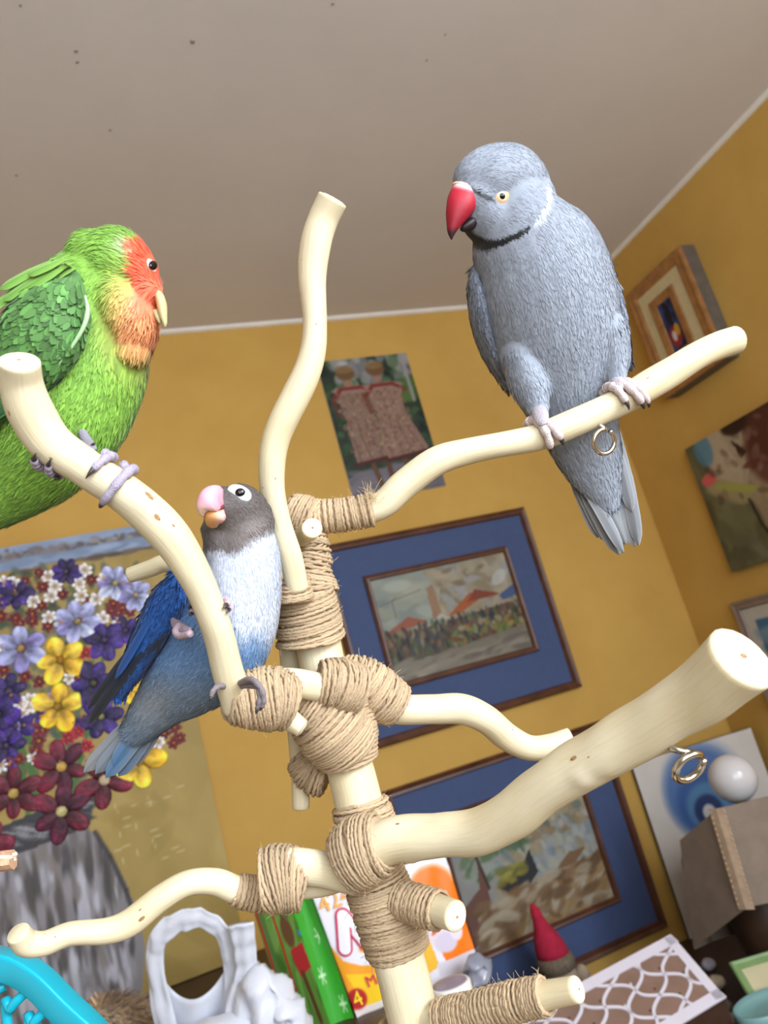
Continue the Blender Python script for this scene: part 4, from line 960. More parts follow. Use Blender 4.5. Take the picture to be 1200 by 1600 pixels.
# ---------- black-masked blue lovebird
b0 = P(320, 960, .362)
bp = thing('blue_lovebird', 'blue lovebird with dark hood, white breast and pink beak behind the left branch', 'lovebird', b0)
lof = [[(372, 832, 52, 50, .392), (378, 868, 60, 58, .394), (374, 920, 66, 64, .396), (358, 970, 76, 68, .398), (328, 1018, 82, 64, .401), (288, 1060, 66, 50, .405), (250, 1100, 42, 30, .410), (215, 1140, 26, 16, .414)],
       [(352, 795, 36, 40, .382), (368, 800, 48, 46, .386), (380, 818, 50, 48, .390)],
       [(336, 828, 22, 30, .384), (350, 850, 36, 40, .388), (366, 872, 50, 50, .393)]]
bV, bN, bF = bird_mesh(lof, .0014)
def bcol(x, y, n=None):
    # signed distances across the hood edge and the white breast edge
    hood = (y - (846 - .16 * (x - 370) + 14 * np.sin((x - 320) / 26.0))) ; hood = np.where(x < 352, y - 858, hood)
    c = lerp((88, 80, 78), (132, 124, 122), np.exp(-((x - 395) / 34) ** 2 - ((y - 830) / 22) ** 2))
    t = smooth01(-8, 9, hood); c = c * (1 - t[:, None]) + np.array((186, 192, 206.)) * t[:, None]
    s = (x - 400) * -.25 + (y - 990) * 1.0; wst = smooth01(-26, 26, s + 10 * np.sin(x / 9.0) - 8 * (x > 400))
    left = smooth01(318, 296, x - (y - 900) * .12); wst = np.maximum(wst, left * smooth01(880, 930, y))
    bl = lerp((92, 126, 168), (100, 116, 134), smooth01(1010, 1090, y)); c = c * (1 - wst[:, None]) + bl * wst[:, None]
    rump = np.exp(-((x - 245) / 34) ** 2 - ((y - 1095) / 36) ** 2); c = c * (1 - .6 * rump[:, None]) + np.array((146, 146, 148.)) * .6 * rump[:, None]
    return c
pj = proj(bV); obj('body', bV, bF, MT['feather'], bp, True, lin(bcol(pj[:, 0], pj[:, 1])))
bflow = [(345, 765, (.9, -.3)), (390, 790, (.6, .8)), (340, 840, (.3, .9)), (400, 840, (.5, .9)), (425, 900, (-.1, 1)), (370, 880, (0, 1)), (390, 960, (-.3, 1)), (310, 950, (-.4, .9)), (330, 1020, (-.7, .8)), (280, 1050, (-.7, .7)), (240, 1110, (-.8, .75)), (200, 1150, (-.8, .7))]
plumage(bV, bN, bF, bflow, bcol, 30000, lambda x, y: np.interp(y, [760, 840, 920, 1100], [6, 8, 13, 20]), lambda x, y: np.interp(y, [760, 840, 920, 1100], [1.5, 1.8, 2.0, 2.6]), .09, 5, bp, lambda x, y, n: (np.hypot((x - 374) / 17, (y - 770) / 11) < 1) | (np.hypot((x - 326) / 24, (y - 788) / 34) < 1), jitter=.06)
kb = .372 / F
def bb(x, y):
    c = np.ones((len(x), 3)) * np.array((212, 158, 174.)); t = smooth01(786, 806, y + (330 - x) * .3); return c * (1 - t[:, None]) + np.array((214, 182, 164.)) * t[:, None]
loft_part('upper_beak', [(349, 776, 12, 10, .3700), (341, 777, 20, 17, .3660), (329, 782, 21, 18, .3635), (319, 791, 14, 14, .3625), (316, 800, 7, 8, .3625), (317, 807, 1.5, 2, .363)], bb, bp)
def bl_(x, y):
    c = lerp((206, 150, 92), (214, 170, 160), smooth01(330, 346, x)); return c
loft_part('lower_beak', [(343, 793, 8, 9, .3685), (339, 800, 15.5, 14, .3665), (335, 809, 16.5, 15, .3665), (333.5, 818, 12, 12, .3685), (335, 825, 4, 5, .371)], bl_, bp)
loft_part('gape', [(350, 791, 2.5, 4, .3680), (342, 796, 2.6, 10, .3650), (333, 798, 1.4, 8, .3640)], (120, 50, 50), bp)
p_, n_ = surf(bV, bF, 374, 770); n_ = unit(n_ - FW * 1.1)
eo = disc('eye_ring', p_, n_, 20 * kb, 13.5 * kb, -.42, (204, 208, 212), (194, 198, 204), bp, .16); eo['label'] = 'bare white eye ring'
v, f = ellipsoid(p_ + n_ * 2.2 * kb + RT * 1.2 * kb, unit(np.cross(n_, UP)) * 8 * kb, unit(np.cross(n_, RT)) * 7 * kb, n_ * 4 * kb, 16, 10); obj('eye', v, f, MT['eyeblack'], eo)
# near wing: blue coverts, black flight feathers
def bw(x, y):
    return np.ones((len(x), 3)) * np.array((32, 80, 150.))
wv, wn, wf = bird_mesh([[(282, 898, 12, 16, .378), (266, 930, 25, 26, .381), (242, 978, 27, 26, .387), (214, 1032, 20, 18, .394), (190, 1080, 9, 9, .400)]], .0011, 3); pj = proj(wv)
wo = obj('wing', wv, wf, MT['feather'], bp, True, lin(bw(pj[:, 0], pj[:, 1])))
plumage(wv, wn, wf, [(280, 900, (-.4, .9)), (190, 1080, (-.45, .9))], lambda x, y, n: bw(x, y), 2600, 20, 6.5, .07, 6, wo, name='coverts', jitter=.12)
for i, (a, b, w_) in enumerate((((226, 1000), (140, 1130), 17), ((236, 1005), (150, 1112), 16), ((246, 1000), (168, 1092), 15), ((254, 995), (186, 1075), 14), ((222, 990), (138, 1108), 13), ((262, 990), (205, 1055), 13))):
    feather(P(a[0], a[1], .383 - .0008 * i), P(b[0], b[1], .402 - .0008 * i), w_ * kb * 1.1, -FW + RT * .4, (34, 50, 78), (30, 28, 30), wo, edge=(66, 66, 72))
for i, (a, b, w_) in enumerate((((278, 905), (205, 1030), 17), ((270, 905), (190, 1045), 16), ((262, 920), (180, 1060), 14))):
    feather(P(a[0], a[1], .3735 - .0006 * i), P(b[0], b[1], .388 - .0006 * i), w_ * kb, -FW - RT * .4, (34, 86, 160), (30, 66, 124), wo, edge=(44, 104, 178))
# far wing: a dark edge along the other flank
wv, wn, wf = bird_mesh([[(424, 975, 6, 16, .406), (404, 1008, 9, 22, .410), (370, 1046, 9, 22, .414), (320, 1090, 10, 18, .420), (272, 1112, 7, 10, .424)]], .0012, 3)
wo = obj('wing', wv, wf, MT['feather'], bp, True, np.ones((len(wv), 3)) * lin((38, 40, 50)))
for (a, b, w_) in (((350, 1066), (232, 1128), 18), ((330, 1080), (214, 1150), 18), ((400, 1020), (290, 1100), 18)):
    feather(P(a[0], a[1], .414), P(b[0], b[1], .424), w_ * kb, -FW - UP * .3, (40, 44, 56), (30, 30, 34), wo, edge=(58, 60, 68))
# tail
tl = loft_part('tail', [(250, 1096, 34, 12, .414), (220, 1130, 28, 9, .417), (190, 1160, 14, 5, .420)], (112, 124, 138), bp, MT['feather'])
for (a, b, w_, dz, c1) in (((232, 1100), (132, 1206), 24, .002, (140, 142, 146)), ((240, 1105), (150, 1208), 24, .0, (120, 132, 146)), ((246, 1112), (166, 1214), 24, -.002, (84, 120, 160)), ((252, 1118), (186, 1212), 24, .001, (92, 116, 146)), ((262, 1116), (206, 1196), 22, .003, (110, 112, 120)), ((228, 1108), (140, 1196), 20, .004, (150, 150, 152)), ((244, 1100), (178, 1196), 26, -.004, (74, 118, 164))):
    feather(P(a[0], a[1], .412 + dz), P(b[0], b[1], .420 + dz), w_ * kb * 1.15, -FW + RT * rng.uniform(-.3, .3), (128, 138, 148), c1, tl, 'tail_feather', 0, (140, 140, 142))
# feet: one on the branch, the other on the lashing
lo_ = loft_part('leg', [(268, 966, 2, 2, .376), (274, 974, 7, 7, .371), (284, 982, 8, 8, .365), (298, 986, 5, 6, .359)], (156, 136, 146), bp, MT['skin'])
for sp in ((4, 2, 150, 60, 6.5), (12, 12, 155, 70, 5.5), (-6, -8, 150, 235, 6.0), (2, 0, 160, 260, 6.0)): toe('B3', (326, 950), sp[0], sp[1], sp[2], sp[3], sp[4], lo_, (196, 168, 178))
v, f, _ = tube(spline(np.array([P(280, 976, .366), P(274, 986, .362), P(281, 994, .359), P(298, 990, .354)]), 5), 5.4 * kb, 10); obj('toe', v, f, MT['skin'], lo_, True, np.ones((len(v), 3)) * lin((164, 142, 150)))
lo_ = loft_part('leg', [(360, 1046, 6, 6, .392), (366, 1064, 10, 10, .384), (372, 1076, 6, 6, .376)], (118, 118, 130), bp, MT['skin'])
for pts in ([(368, 1070, .374), (392, 1062, .352), (408, 1076, .347), (412, 1094, .347), (409, 1104, .348)], [(364, 1072, .374), (344, 1072, .362), (334, 1078, .358), (330, 1088, .357)], [(370, 1072, .374), (400, 1072, .352), (406, 1090, .3475), (402, 1108, .348)]):
    q = spline(np.array([P(*a) for a in pts]), 5); v, f, _ = tube(q, np.linspace(5.4, 3.8, len(q)) * kb * (1 + .12 * np.cos(np.arange(len(q)) * 1.6)), 10); o = obj('toe', v, f, MT['skin'], lo_, True, np.ones((len(v), 3)) * lin((128, 118, 122)))
    e = q[-1]; d = unit(q[-1] - q[-4]); v, f, _ = tube(np.array([e, e + d * 5 * kb, e + d * 9 * kb + FW * 2 * kb]), np.array([3.4, 2.2, .5]) * kb, 8); obj('claw', v, f, MT['claw'], o)

# ---------- green peach-faced lovebird
r0 = P(60, 720, .35)
rp = thing('green_lovebird', 'green lovebird with orange face perched near the raised tip of the left branch', 'lovebird', r0)
lof = [[(176, 432, 62, 60, .372), (152, 462, 88, 78, .376), (130, 520, 106, 88, .378), (112, 585, 112, 90, .379), (88, 650, 106, 84, .380), (50, 712, 88, 66, .383), (0, 765, 60, 42, .388), (-50, 805, 36, 22, .394), (-100, 845, 20, 10, .400)],
       [(150, 404, 46, 50, .370), (178, 412, 58, 54, .368), (206, 430, 46, 44, .366), (224, 452, 30, 32, .364)],
       [(190, 470, 50, 50, .366), (206, 505, 42, 46, .366), (205, 540, 32, 40, .370)]]
rV, rN, rF = bird_mesh(lof, .0015)
def rcol(x, y, n=None):
    c = np.ones((len(x), 3)) * np.array((122, 168, 64.))
    # peach throat fading into green
    th = np.exp(-((x - 222) / 40) ** 2 - ((y - 500) / 52) ** 2); th = np.clip(th * 1.7, 0, 1); c = c * (1 - th[:, None]) + np.array((240, 158, 108.)) * th[:, None]
    mid = np.clip(1.1 * np.exp(-((x - 186) / 24) ** 2 - ((y - 470) / 34) ** 2), 0, 1); c = c * (1 - .55 * mid[:, None]) + np.array((214, 176, 100.)) * .55 * mid[:, None]
    fc = smooth01(6, -6, (203 - x) + (y - 400) * .12) * smooth01(500, 470, y) * smooth01(372, 380, y); c = c * (1 - fc[:, None]) + lerp((244, 84, 52), (246, 118, 86), smooth01(430, 450, y)) * fc[:, None]
    g = np.exp(-((x - 196) / 12) ** 2 - ((y - 385) / 14) ** 2); c = c * (1 - .7 * g[:, None]) + np.array((180, 186, 158.)) * .7 * g[:, None]
    return c
pj = proj(rV); obj('body', rV, rF, MT['feather'], rp, True, lin(rcol(pj[:, 0], pj[:, 1])))
rflow = [(250, 430, (-.8, -.5)), (215, 385, (-.9, -.2)), (150, 360, (-.9, .35)), (90, 400, (-.75, .65)), (180, 410, (-.7, -.3)), (230, 470, (-.5, .8)), (190, 480, (-.3, .9)), (150, 450, (-.5, .8)), (235, 540, (-.2, 1)), (180, 570, (-.2, 1)), (160, 650, (-.35, 1)), (90, 660, (-.5, .9)), (40, 740, (-.8, .7)), (-40, 800, (-.8, .6))]
plumage(rV, rN, rF, rflow, rcol, 30000, lambda x, y: np.interp(y, [360, 430, 520, 720], [13, 14, 20, 24]), lambda x, y: np.interp(y, [360, 430, 520, 720], [1.9, 2.0, 2.6, 3.2]), .10, 9, rp, lambda x, y, n: np.hypot((x - 239) / 9, (y - 415) / 13) < 1, jitter=.09)
kr = .362 / F
loft_part('upper_beak', [(244, 454, 4, 9, .363), (249, 463, 7, 12, .362), (253, 478, 7.5, 11, .3615), (255.5, 494, 5.5, 8, .361), (257.5, 505, 3.5, 5, .361), (258, 511, 1, 1.5, .361)], lambda x, y: lerp((200, 176, 130), (188, 188, 140), smooth01(470, 500, y)), rp)
loft_part('lower_beak', [(244, 486, 5, 10, .364), (248, 497, 5, 9, .363), (250, 505, 2, 3, .362)], (196, 190, 140), rp)
p_, n_ = surf(rV, rF, 238, 415); n_ = unit(n_ + RT * .3)
eo = disc('eye_ring', p_, n_, 11.5 * kr, 11.5 * kr, 1.2, (226, 206, 196), (214, 190, 180), rp, .14); eo['label'] = 'pale eye ring'
v, f = ellipsoid(p_ + n_ * 1.5 * kr, unit(np.cross(n_, UP)) * 9.5 * kr, unit(np.cross(n_, RT)) * 10 * kr, n_ * 4 * kr, 16, 10); obj('eye', v, f, MT['eyeblack'], eo)
# near wing
def rw(x, y):
    c = np.ones((len(x), 3)) * np.array((80, 124, 62.)); t = .5 + .5 * np.sin(x * .21 + y * .13) * np.sin(x * .09 - y * .24); return c * (.86 + .22 * t[:, None])
wv, wn, wf = bird_mesh([[(104, 432, 26, 16, .350), (88, 476, 54, 24, .347), (66, 520, 66, 28, .347), (34, 565, 60, 26, .350), (-8, 615, 46, 20, .356), (-50, 665, 26, 12, .364)]], .0012, 4); pj = proj(wv)
wo = obj('wing', wv, wf, MT['feather'], rp, True, lin(rw(pj[:, 0], pj[:, 1])))
plumage(wv, wn, wf, [(110, 430, (-.5, .8)), (60, 520, (-.6, .75)), (-20, 620, (-.65, .75))], lambda x, y, n: rw(x, y), 1800, 26, 15, .06, 10, wo, name='coverts', jitter=.13)
# pale bluish leading edge
q = spline(np.array([P(133, 462, .3425), P(137, 485, .3415), (P(130, 512, .341)), P(110, 545, .342), P(86, 578, .345)]), 6)
v, f, _ = tube(q, np.interp(np.arange(len(q)), [0, 8, len(q) - 1], [1.6, 3.8, 1.6]) * kr, 8); obj('wing_edge', v, f, MT['feather'], wo, True, np.ones((len(v), 3)) * lin((168, 204, 156)))
for i, (a, b, w_) in enumerate((((118, 530), (20, 640), 22), ((100, 545), (-20, 660), 22), ((80, 560), (-60, 690), 22), ((50, 580), (-90, 715), 22))):
    feather(P(a[0], a[1], .343 + .002 * i), P(b[0], b[1], .352 + .002 * i), w_ * kr, -FW + RT * .4, (70, 128, 62), (54, 96, 60), wo, edge=(104, 160, 90))
# upper back feathers that overhang the wing
for i, (a, b, w_) in enumerate((((104, 404), (44, 430), 16), ((110, 410), (40, 452), 18), ((92, 412), (6, 470), 18), ((118, 418), (60, 444), 16), ((80, 408), (0, 452), 18), ((66, 420), (-20, 490), 18), ((108, 428), (50, 462), 16))):
    feather(P(a[0], a[1], .342 + .0008 * i), P(b[0], b[1], .343 + .0008 * i), w_ * kr, -FW + UP * .5, (132, 180, 78), (104, 150, 62), wo, 'scapular_feather', edge=(148, 190, 104))
# tail
tl = loft_part('tail', [(20, 752, 36, 14, .390), (-30, 792, 28, 10, .395), (-80, 832, 16, 6, .400)], (96, 160, 60), rp, MT['feather'])
for i, (a, b, w_) in enumerate((((90, 735), (-30, 800), 24), ((70, 740), (-60, 824), 26), ((30, 740), (-110, 840), 26), ((10, 745), (-130, 860), 24), ((60, 752), (-20, 812), 22))):
    feather(P(a[0], a[1], .386 + .001 * i), P(b[0], b[1], .396 + .001 * i), w_ * kr, -FW, (110, 176, 66), (84, 146, 60), tl, 'tail_feather', edge=(130, 190, 90))
# feet
for (leg, at, specs) in (([(126, 670, 6, 6, .362), (134, 686, 8, 8, .356), (142, 698, 8, 8, .347), (148, 704, 5, 5, .343)], (160, 745), [(-6, -14, 100, 6, 8.0), (30, 24, 96, -58, 8.5), (-18, -26, 100, 210, 7.0), (14, 24, 100, 215, 7.0)]),
                         ([(70, 684, 5, 5, .368), (66, 706, 12, 12, .362), (66, 726, 9, 9, .356), (68, 734, 5, 5, .352)], (112, 712), [(-26, -36, 250, 300, 8.0), (-6, -14, 250, 310, 7.0), (0, 4, 180, 260, 7.5), (10, 16, 180, 120, 7.0)])):
    lo_ = loft_part('leg', leg, (150, 142, 160), rp, MT['skin'])
    for sp in specs: toe('B3', at, *sp, lo_, (168, 158, 178))

# ------------------------------------------------------------------ things on the sideboard
def crumple(v, amp, seed, fr=60):
    """ridged folds for plastic film"""
    rr = np.random.RandomState(seed); d = np.zeros(len(v))
    for i in range(7):
        k = unit(rr.randn(3)) * fr * rr.uniform(.5, 2.2); d += (1 - 2 * np.abs(np.sin(v @ k + rr.rand() * 6))) / (1 + .6 * i)
    return d[:, None] * amp
MT['film'] = mat('white plastic film', (214, 217, 228), .34, .03, 30, .25, 90)
def strip(path, wd, d, thick, seed, sides=20):
    """folded band of film: flattened tube with lengthwise pleats"""
    c = np.array([P(x, y, d + dz) for x, y, dz in path]); q = spline(c, 8); t = np.gradient(q, axis=0); t /= np.linalg.norm(t, axis=1)[:, None]
    per = np.cross(t, FW); per /= np.linalg.norm(per, axis=1)[:, None]; dep = np.cross(per, t); k = d / F; th = np.arange(sides) * 2 * math.pi / sides
    rr = np.random.RandomState(seed); v = []
    for i in range(len(q)):
        w_ = wd * k * (1 + .10 * math.sin(i * .22 + seed)); pl = 1 + .35 * np.sin(th * 5 + .05 * i + seed)
        v.append(q[i] + (w_ / 2 * np.cos(th))[:, None] * per[i] + (thick * .6 * k * np.sin(th) * pl)[:, None] * dep[i])
    n = len(q); v = np.concatenate(v); v = v + crumple(v, .0009, seed, 105); v[:, 2] = np.maximum(v[:, 2], ZS + .001)
    f = [(i * sides + j, i * sides + (j + 1) % sides, (i + 1) * sides + (j + 1) % sides, (i + 1) * sides + j) for i in range(n - 1) for j in range(sides)]
    return v, f + [tuple(range(sides - 1, -1, -1)), tuple((n - 1) * sides + j for j in range(sides))]
D = 1.12
bt = thing('plastic_bag', 'crumpled white plastic carrier bag with upright looped handle on sideboard', 'plastic bag', PZ(330, 1690, ZS))
v, f = strip([(268, 1640, 0), (252, 1560, 0), (242, 1500, 0), (250, 1462, 0), (280, 1440, .004), (315, 1434, .008), (345, 1452, .012), (362, 1492, .014), (368, 1545, .012), (356, 1640, .008)], 31, D, 7, 1); obj('handle', v, f, MT['film'], bt)
v, f = strip([(377, 1441, -.004), (382, 1475, -.004), (386, 1515, -.004), (380, 1565, -.006), (378, 1650, -.008)], 38, D, 9, 2); obj('handle', v, f, MT['film'], bt)
# sheet that closes the opening below the handle
u = np.linspace(0, 1, 26); vv = np.linspace(0, 1, 14); vs = []
for a in vv:
    for b in u:
        x = 252 + 112 * b + 10 * a; top = 1522 + 42 * math.sin(math.pi * min(1, b * 1.15)) ** .8 - 6 * b; q_ = P(x, top + (1690 - top) * a, D + .012 + .006 * math.sin(b * 9 + a * 3)); q_[2] = max(q_[2], ZS + .001); vs.append(q_)
fs = [(i * 26 + j, i * 26 + j + 1, (i + 1) * 26 + j + 1, (i + 1) * 26 + j) for i in range(13) for j in range(25)]
o = obj('bag_wall', np.array(vs), fs, MT['film'], bt); m = o.modifiers.new('thick', 'SOLIDIFY'); m.thickness = .0012
for nm, (cx, cy, rx, ry, dd, sd) in dict(a=(418, 1590, 52, 86, D - .01, 3), b=(452, 1608, 40, 62, D - .02, 4), c=(400, 1560, 40, 55, D + .01, 6)).items():
    k = dd / F; v, f = ellipsoid(P(cx, cy, dd), RT * rx * k - UP * rx * k * .25, UP * ry * k, FW * .035, 40, 26); v = v + crumple(v, .0040, sd, 46) + crumple(v, .0012, sd + 5, 130); v[:, 2] = np.maximum(v[:, 2], ZS + .0005); obj('bag_fold', v, f, MT['film'], bt)
c0 = PZ(352, 1700, ZS); v, f = ellipsoid(c0 + BZ * .045, BX * .10, np.array([0, .06, 0]), BZ * .05, 48, 28); v = v + crumple(v, .004, 5, 50); v[:, 2] = np.maximum(v[:, 2], ZS + .0005); obj('bag_body', v, f, MT['film'], bt)

# green gift bag
gl, gm, gr = PZ(455, 1612, ZS), PZ(517, 1603, ZS), PZ(553, 1590, ZS)
hz_ = .225
gb_ = thing('gift_bag', 'green paper gift bag with red stripes, reindeer print and snowflakes', 'gift bag', (gl + gm) / 2)
def quad_canvas(name, cv, tl, tr, br, bl, parent, m='print', push=None): v, f, c_ = canvas_grid(cv, tl, tr, br, bl, push); return obj(name, v, f, MT[m], parent, True, c_)
Z_ = BZ * hz_ - RT * .024
cv = Canvas(70, 110, (90, 136, 52), 12)
cv.dabs(120, 0, 1, 0, 1, [(84, 128, 50), (104, 150, 60), (70, 110, 46), (120, 158, 80)], .08, 1.5, .4, 2.5, .6)
cv.poly([(.0, 0), (.22, 0), (.24, 1), (0, 1)], (76, 110, 56), .7)
for x in (.04, .42): cv.line([(x, 0), (x + .03, .35), (x + .02, .7), (x, 1)], .035, (176, 36, 40))
cv.ell(.68, .38, .14, .16, (104, 70, 44)); cv.ell(.74, .56, .15, .12, (112, 76, 48)); cv.line([(.66, .3), (.56, .16)], .03, (96, 64, 40)); cv.line([(.74, .3), (.9, .22), (.86, .15)], .03, (110, 90, 70)); cv.poly([(.6, .5), (.95, .46), (.98, .62), (.66, .68)], (176, 44, 48)); cv.ell(.98, .4, .05, .03, (60, 130, 190))
cv.line([(.74, .66), (.8, .95)], .06, (90, 58, 38)); cv.line([(.6, .66), (.56, .9)], .06, (104, 160, 70))
quad_canvas('front_panel', cv, gl + Z_, gm + Z_, gm, gl, gb_)
cv = Canvas(44, 110, (52, 158, 40), 5)
for (x, y) in ((.7, .08), (.66, .46), (.75, .9), (.3, .7)):
    for a in range(3): cv.line([(x - .14 * math.cos(a * 1.047), y - .055 * math.sin(a * 1.047)), (x + .14 * math.cos(a * 1.047), y + .055 * math.sin(a * 1.047))], .022, (206, 232, 196), .85)
quad_canvas('side_panel', cv, gm + Z_, gr + Z_, gr, gm, gb_, push=lambda u, v: -.010 * np.sin(math.pi * u) * (1 - v * .5))
back = gl + (gr - gm); MT['gift'] = mat('green gift paper', (60, 150, 48), .45, .08)
v = np.array([gl, back, gr, gl + Z_, back + Z_, gr + Z_]); obj('back_panel', v, [(0, 1, 4, 3), (1, 2, 5, 4), (0, 2, 1)], MT['gift'], gb_, False)

# big printed nappy pack
pl_, pr_ = PZ(559, 1592, ZS), PZ(752, 1513, ZS); pax = unit(pr_ - pl_); pw = np.linalg.norm(pr_ - pl_); pn = np.cross(pax, BZ); ph = .180
pk = thing('nappy_pack', 'white, orange and yellow plastic nappy pack standing behind the trunk', 'package', pl_ + pax * pw / 2 - pn * .05)
cv = Canvas(150, 130, (232, 230, 240), 3)
cv.poly([(.0, .42), (.05, .56), (.16, .64), (.4, .70), (.5, .72), (.5, 1), (0, 1)], (242, 160, 40)); cv.poly([(.03, .66), (.14, .7), (.34, .76), (.6, .74), (.6, 1), (.1, 1)], (246, 200, 34))
cv.line([(.2, .52), (.32, .56), (.6, .46)], .03, (246, 150, 60)); cv.line([(.26, .54), (.38, .57), (.6, .5)], .012, (250, 196, 60))
cv.poly([(.5, .1), (.66, .3), (.7, .86), (.5, .9)], (240, 186, 60)); cv.ell(.83, .26, .17, .17, (244, 122, 24)); cv.poly([(.7, .25), (1, .25), (1, .92), (.76, .92)], (244, 122, 24)); cv.ell(.72, .3, .07, .1, (250, 206, 60), .5)
cv.ell(.78, .58, .1, .13, (226, 214, 226), .3); cv.ell(.84, .5, .06, .07, (240, 226, 222)); cv.ell(.8, .7, .09, .07, (214, 204, 224)); cv.ell(.9, .64, .05, .07, (232, 222, 232)); cv.line([(.72, .6), (.82, .57), (.9, .63)], .014, (232, 96, 50))
cv.poly([(.68, .84), (1, .84), (1, 1), (.68, 1)], (214, 208, 220)); cv.poly([(0, .94), (1, .94), (1, 1), (0, 1)], (220, 216, 226), .9)
cv.ell(.05, .865, .07, .07, (176, 30, 34))
pil = lambda u, v: .009 * (np.sin(math.pi * np.clip(u, .0, 1)) ** .5) * (np.sin(math.pi * v) ** .5) - .006 + .0012 * np.sin(u * 31 + v * 9)
z0 = pl_; z1 = pl_ + pax * pw; LEAN = -RT * .026
def pkp(u, v, h): return pl_ + pax * (u * pw)[:, None] + BZ * (ph * (1 - v))[:, None] + LEAN * ((1 - v) * (1 - .7 * u))[:, None] + pn * h[:, None]
quad_canvas('printed_film', cv, z0 + BZ * ph + LEAN, z1 + BZ * ph + LEAN * .3, z1, z0, pk, push=pil)
v, f = obox(pl_ - pn * .006, pax, BZ, pn, (0.0015, 0.001, -.10), (pw - .0015, ph - .012, -.004)); bevel(obj('pack_body', v, f, mat('pack side film', (234, 226, 226), .4, .04), pk, False), .012, 4)
def text(s, size, u, v_, col, name='lettering', bold=.0, shear=0, rot=0, lift=.0, off=.0):
    """flat lettering on the pack face"""
    cu = bpy.data.curves.new('t', 'FONT'); cu.body = s; cu.size = size; cu.extrude = .0003; cu.offset = off; cu.shear = shear; o = bpy.data.objects.new('t', cu); COL.objects.link(o)
    dg = bpy.context.evaluated_depsgraph_get(); me = o.evaluated_get(dg).to_mesh(); vv = np.array([q.co[:] for q in me.vertices]); ff = [tuple(p.vertices) for p in me.polygons]
    bpy.data.objects.remove(o); ca, sa = math.cos(rot), math.sin(rot); xy = np.stack([vv[:, 0] * ca - vv[:, 1] * sa, vv[:, 0] * sa + vv[:, 1] * ca], 1)
    uu, ww = u + xy[:, 0] / pw, v_ - xy[:, 1] / ph
    w3 = pkp(uu, ww, pil(uu, ww) + .0012 + lift + vv[:, 2])
    return obj(name, w3, ff, mat('ink %d %d %d' % tuple(col), col, .4, .02), pk, False)
text('424', .034, .02, .16, (236, 130, 30), rot=.1, lift=.003); text('424', .034, .02, .16, (248, 176, 60), rot=.1, lift=.0034)
def big_letter(hw, col, lift):
    # the partly hidden capital of the brand name, drawn as rounded strokes
    parts = []
    for (a, b) in (((.085, .47), (.15, .22)), ((.15, .22), (.235, .47)), ((.235, .47), (.31, .2))):
        a, b = np.array(a), np.array(b); d = (b - a) * np.array([pw, ph]); L = np.linalg.norm(d); d /= L; s = np.array([-d[1], d[0]]); rim_ = []
        for th in np.linspace(-math.pi / 2, math.pi / 2, 9): rim_.append((d * L) + hw * (d * math.cos(th) + s * math.sin(th)))
        for th in np.linspace(math.pi / 2, 3 * math.pi / 2, 9): rim_.append(hw * (d * math.cos(th) + s * math.sin(th)))
        q = np.array(rim_) / np.array([pw, ph]) + a; q = np.vstack([(a + b) / 2, q]); n = len(q) - 1
        parts.append((pkp(q[:, 0], q[:, 1], pil(q[:, 0], q[:, 1]) + .0012 + lift), [(0, 1 + j, 1 + (j + 1) % n) for j in range(n)]))
    v, f = merge(parts); return obj('lettering', v, f, mat('ink letter %d' % col[0], col, .4, .02), pk, False)
big_letter(.0112, (206, 34, 84), .002); big_letter(.0082, (240, 238, 248), .0028)
text('Me', .022, .145, .81, (216, 40, 80), off=.0, rot=.06, lift=.002)
text('4', .030, .018, .925, (250, 214, 40), lift=.0008, rot=.1)

# paper roll with grey top, clear plastic beside it
c0 = P(703, 1536, 1.12); rr_ = .030; c0[2] = max(c0[2], ZS + .03); c1 = np.array([c0[0], c0[1], ZS])
t = thing('paper_roll', 'white paper roll with greyish top beside the nappy pack', 'roll', c1)
th = np.arange(32) * math.pi / 16
v, f, _ = tube(np.array([c1, c1 + BZ * (c0[2] - ZS) * .5, c0 - BZ * .002, c0]), np.array([1, 1, 1, .95]) * rr_, 32); obj('paper', v, f, mat('white tissue paper', (236, 232, 228), .8, .04, 80, .2), t)
v, f = ellipsoid(c0, BX * rr_ * .86, np.array([0, rr_ * .86, 0]), BZ * .0016, 28, 6); obj('top_print', v, f, mat('greyish lilac print', (150, 140, 160), .5, .2, 40), t)
c0 = P(752, 1528, 1.2); v, f = ellipsoid(np.array([c0[0], c0[1], ZS + .02]), BX * .022, np.array([0, .02, 0]), BZ * .024, 30, 20); v = v + crumple(v, .004, 9, 110); v[:, 2] = np.maximum(v[:, 2], ZS)
o = obj('crumpled_wrapper', v, f, mat('clear wrapper film', (190, 196, 214), .15, .1, 40, trans=.6), None, loc=(c0[0], c0[1], ZS)); setp(o, 'small crumpled clear plastic wrapper beside the paper roll', 'wrapper')

# shaggy brown cushion
c0 = P(158, 1590, 1.2); c0[2] = ZS + .0625
t = thing('shaggy_cushion', 'round shaggy brown pile cushion below the grey vase painting', 'cushion', (c0[0], c0[1], ZS))
v, f = ellipsoid(c0, BX * .086, np.array([0, .07, 0]), BZ * .062, 32, 20); obj('cushion_core', v, f, mat('brown pile base', (158, 134, 108), .9, .3, 200), t)
nn = (v - c0) / np.array([.086, .07, .062]) ** 2; nn /= np.linalg.norm(nn, axis=1)[:, None] + 1e-9
plumage(v, nn, [g for g in f], [(0, 1500, (0, 1)), (200, 1560, (.6, .7)), (100, 1560, (-.3, 1))], lambda x, y, n: np.ones((len(x), 3)) * np.array((158, 134, 108.)), 4200, 10, 2.6, .9, 15, t, lambda x, y, n: n[:, 2] < -.35, name='pile', jitter=.2)

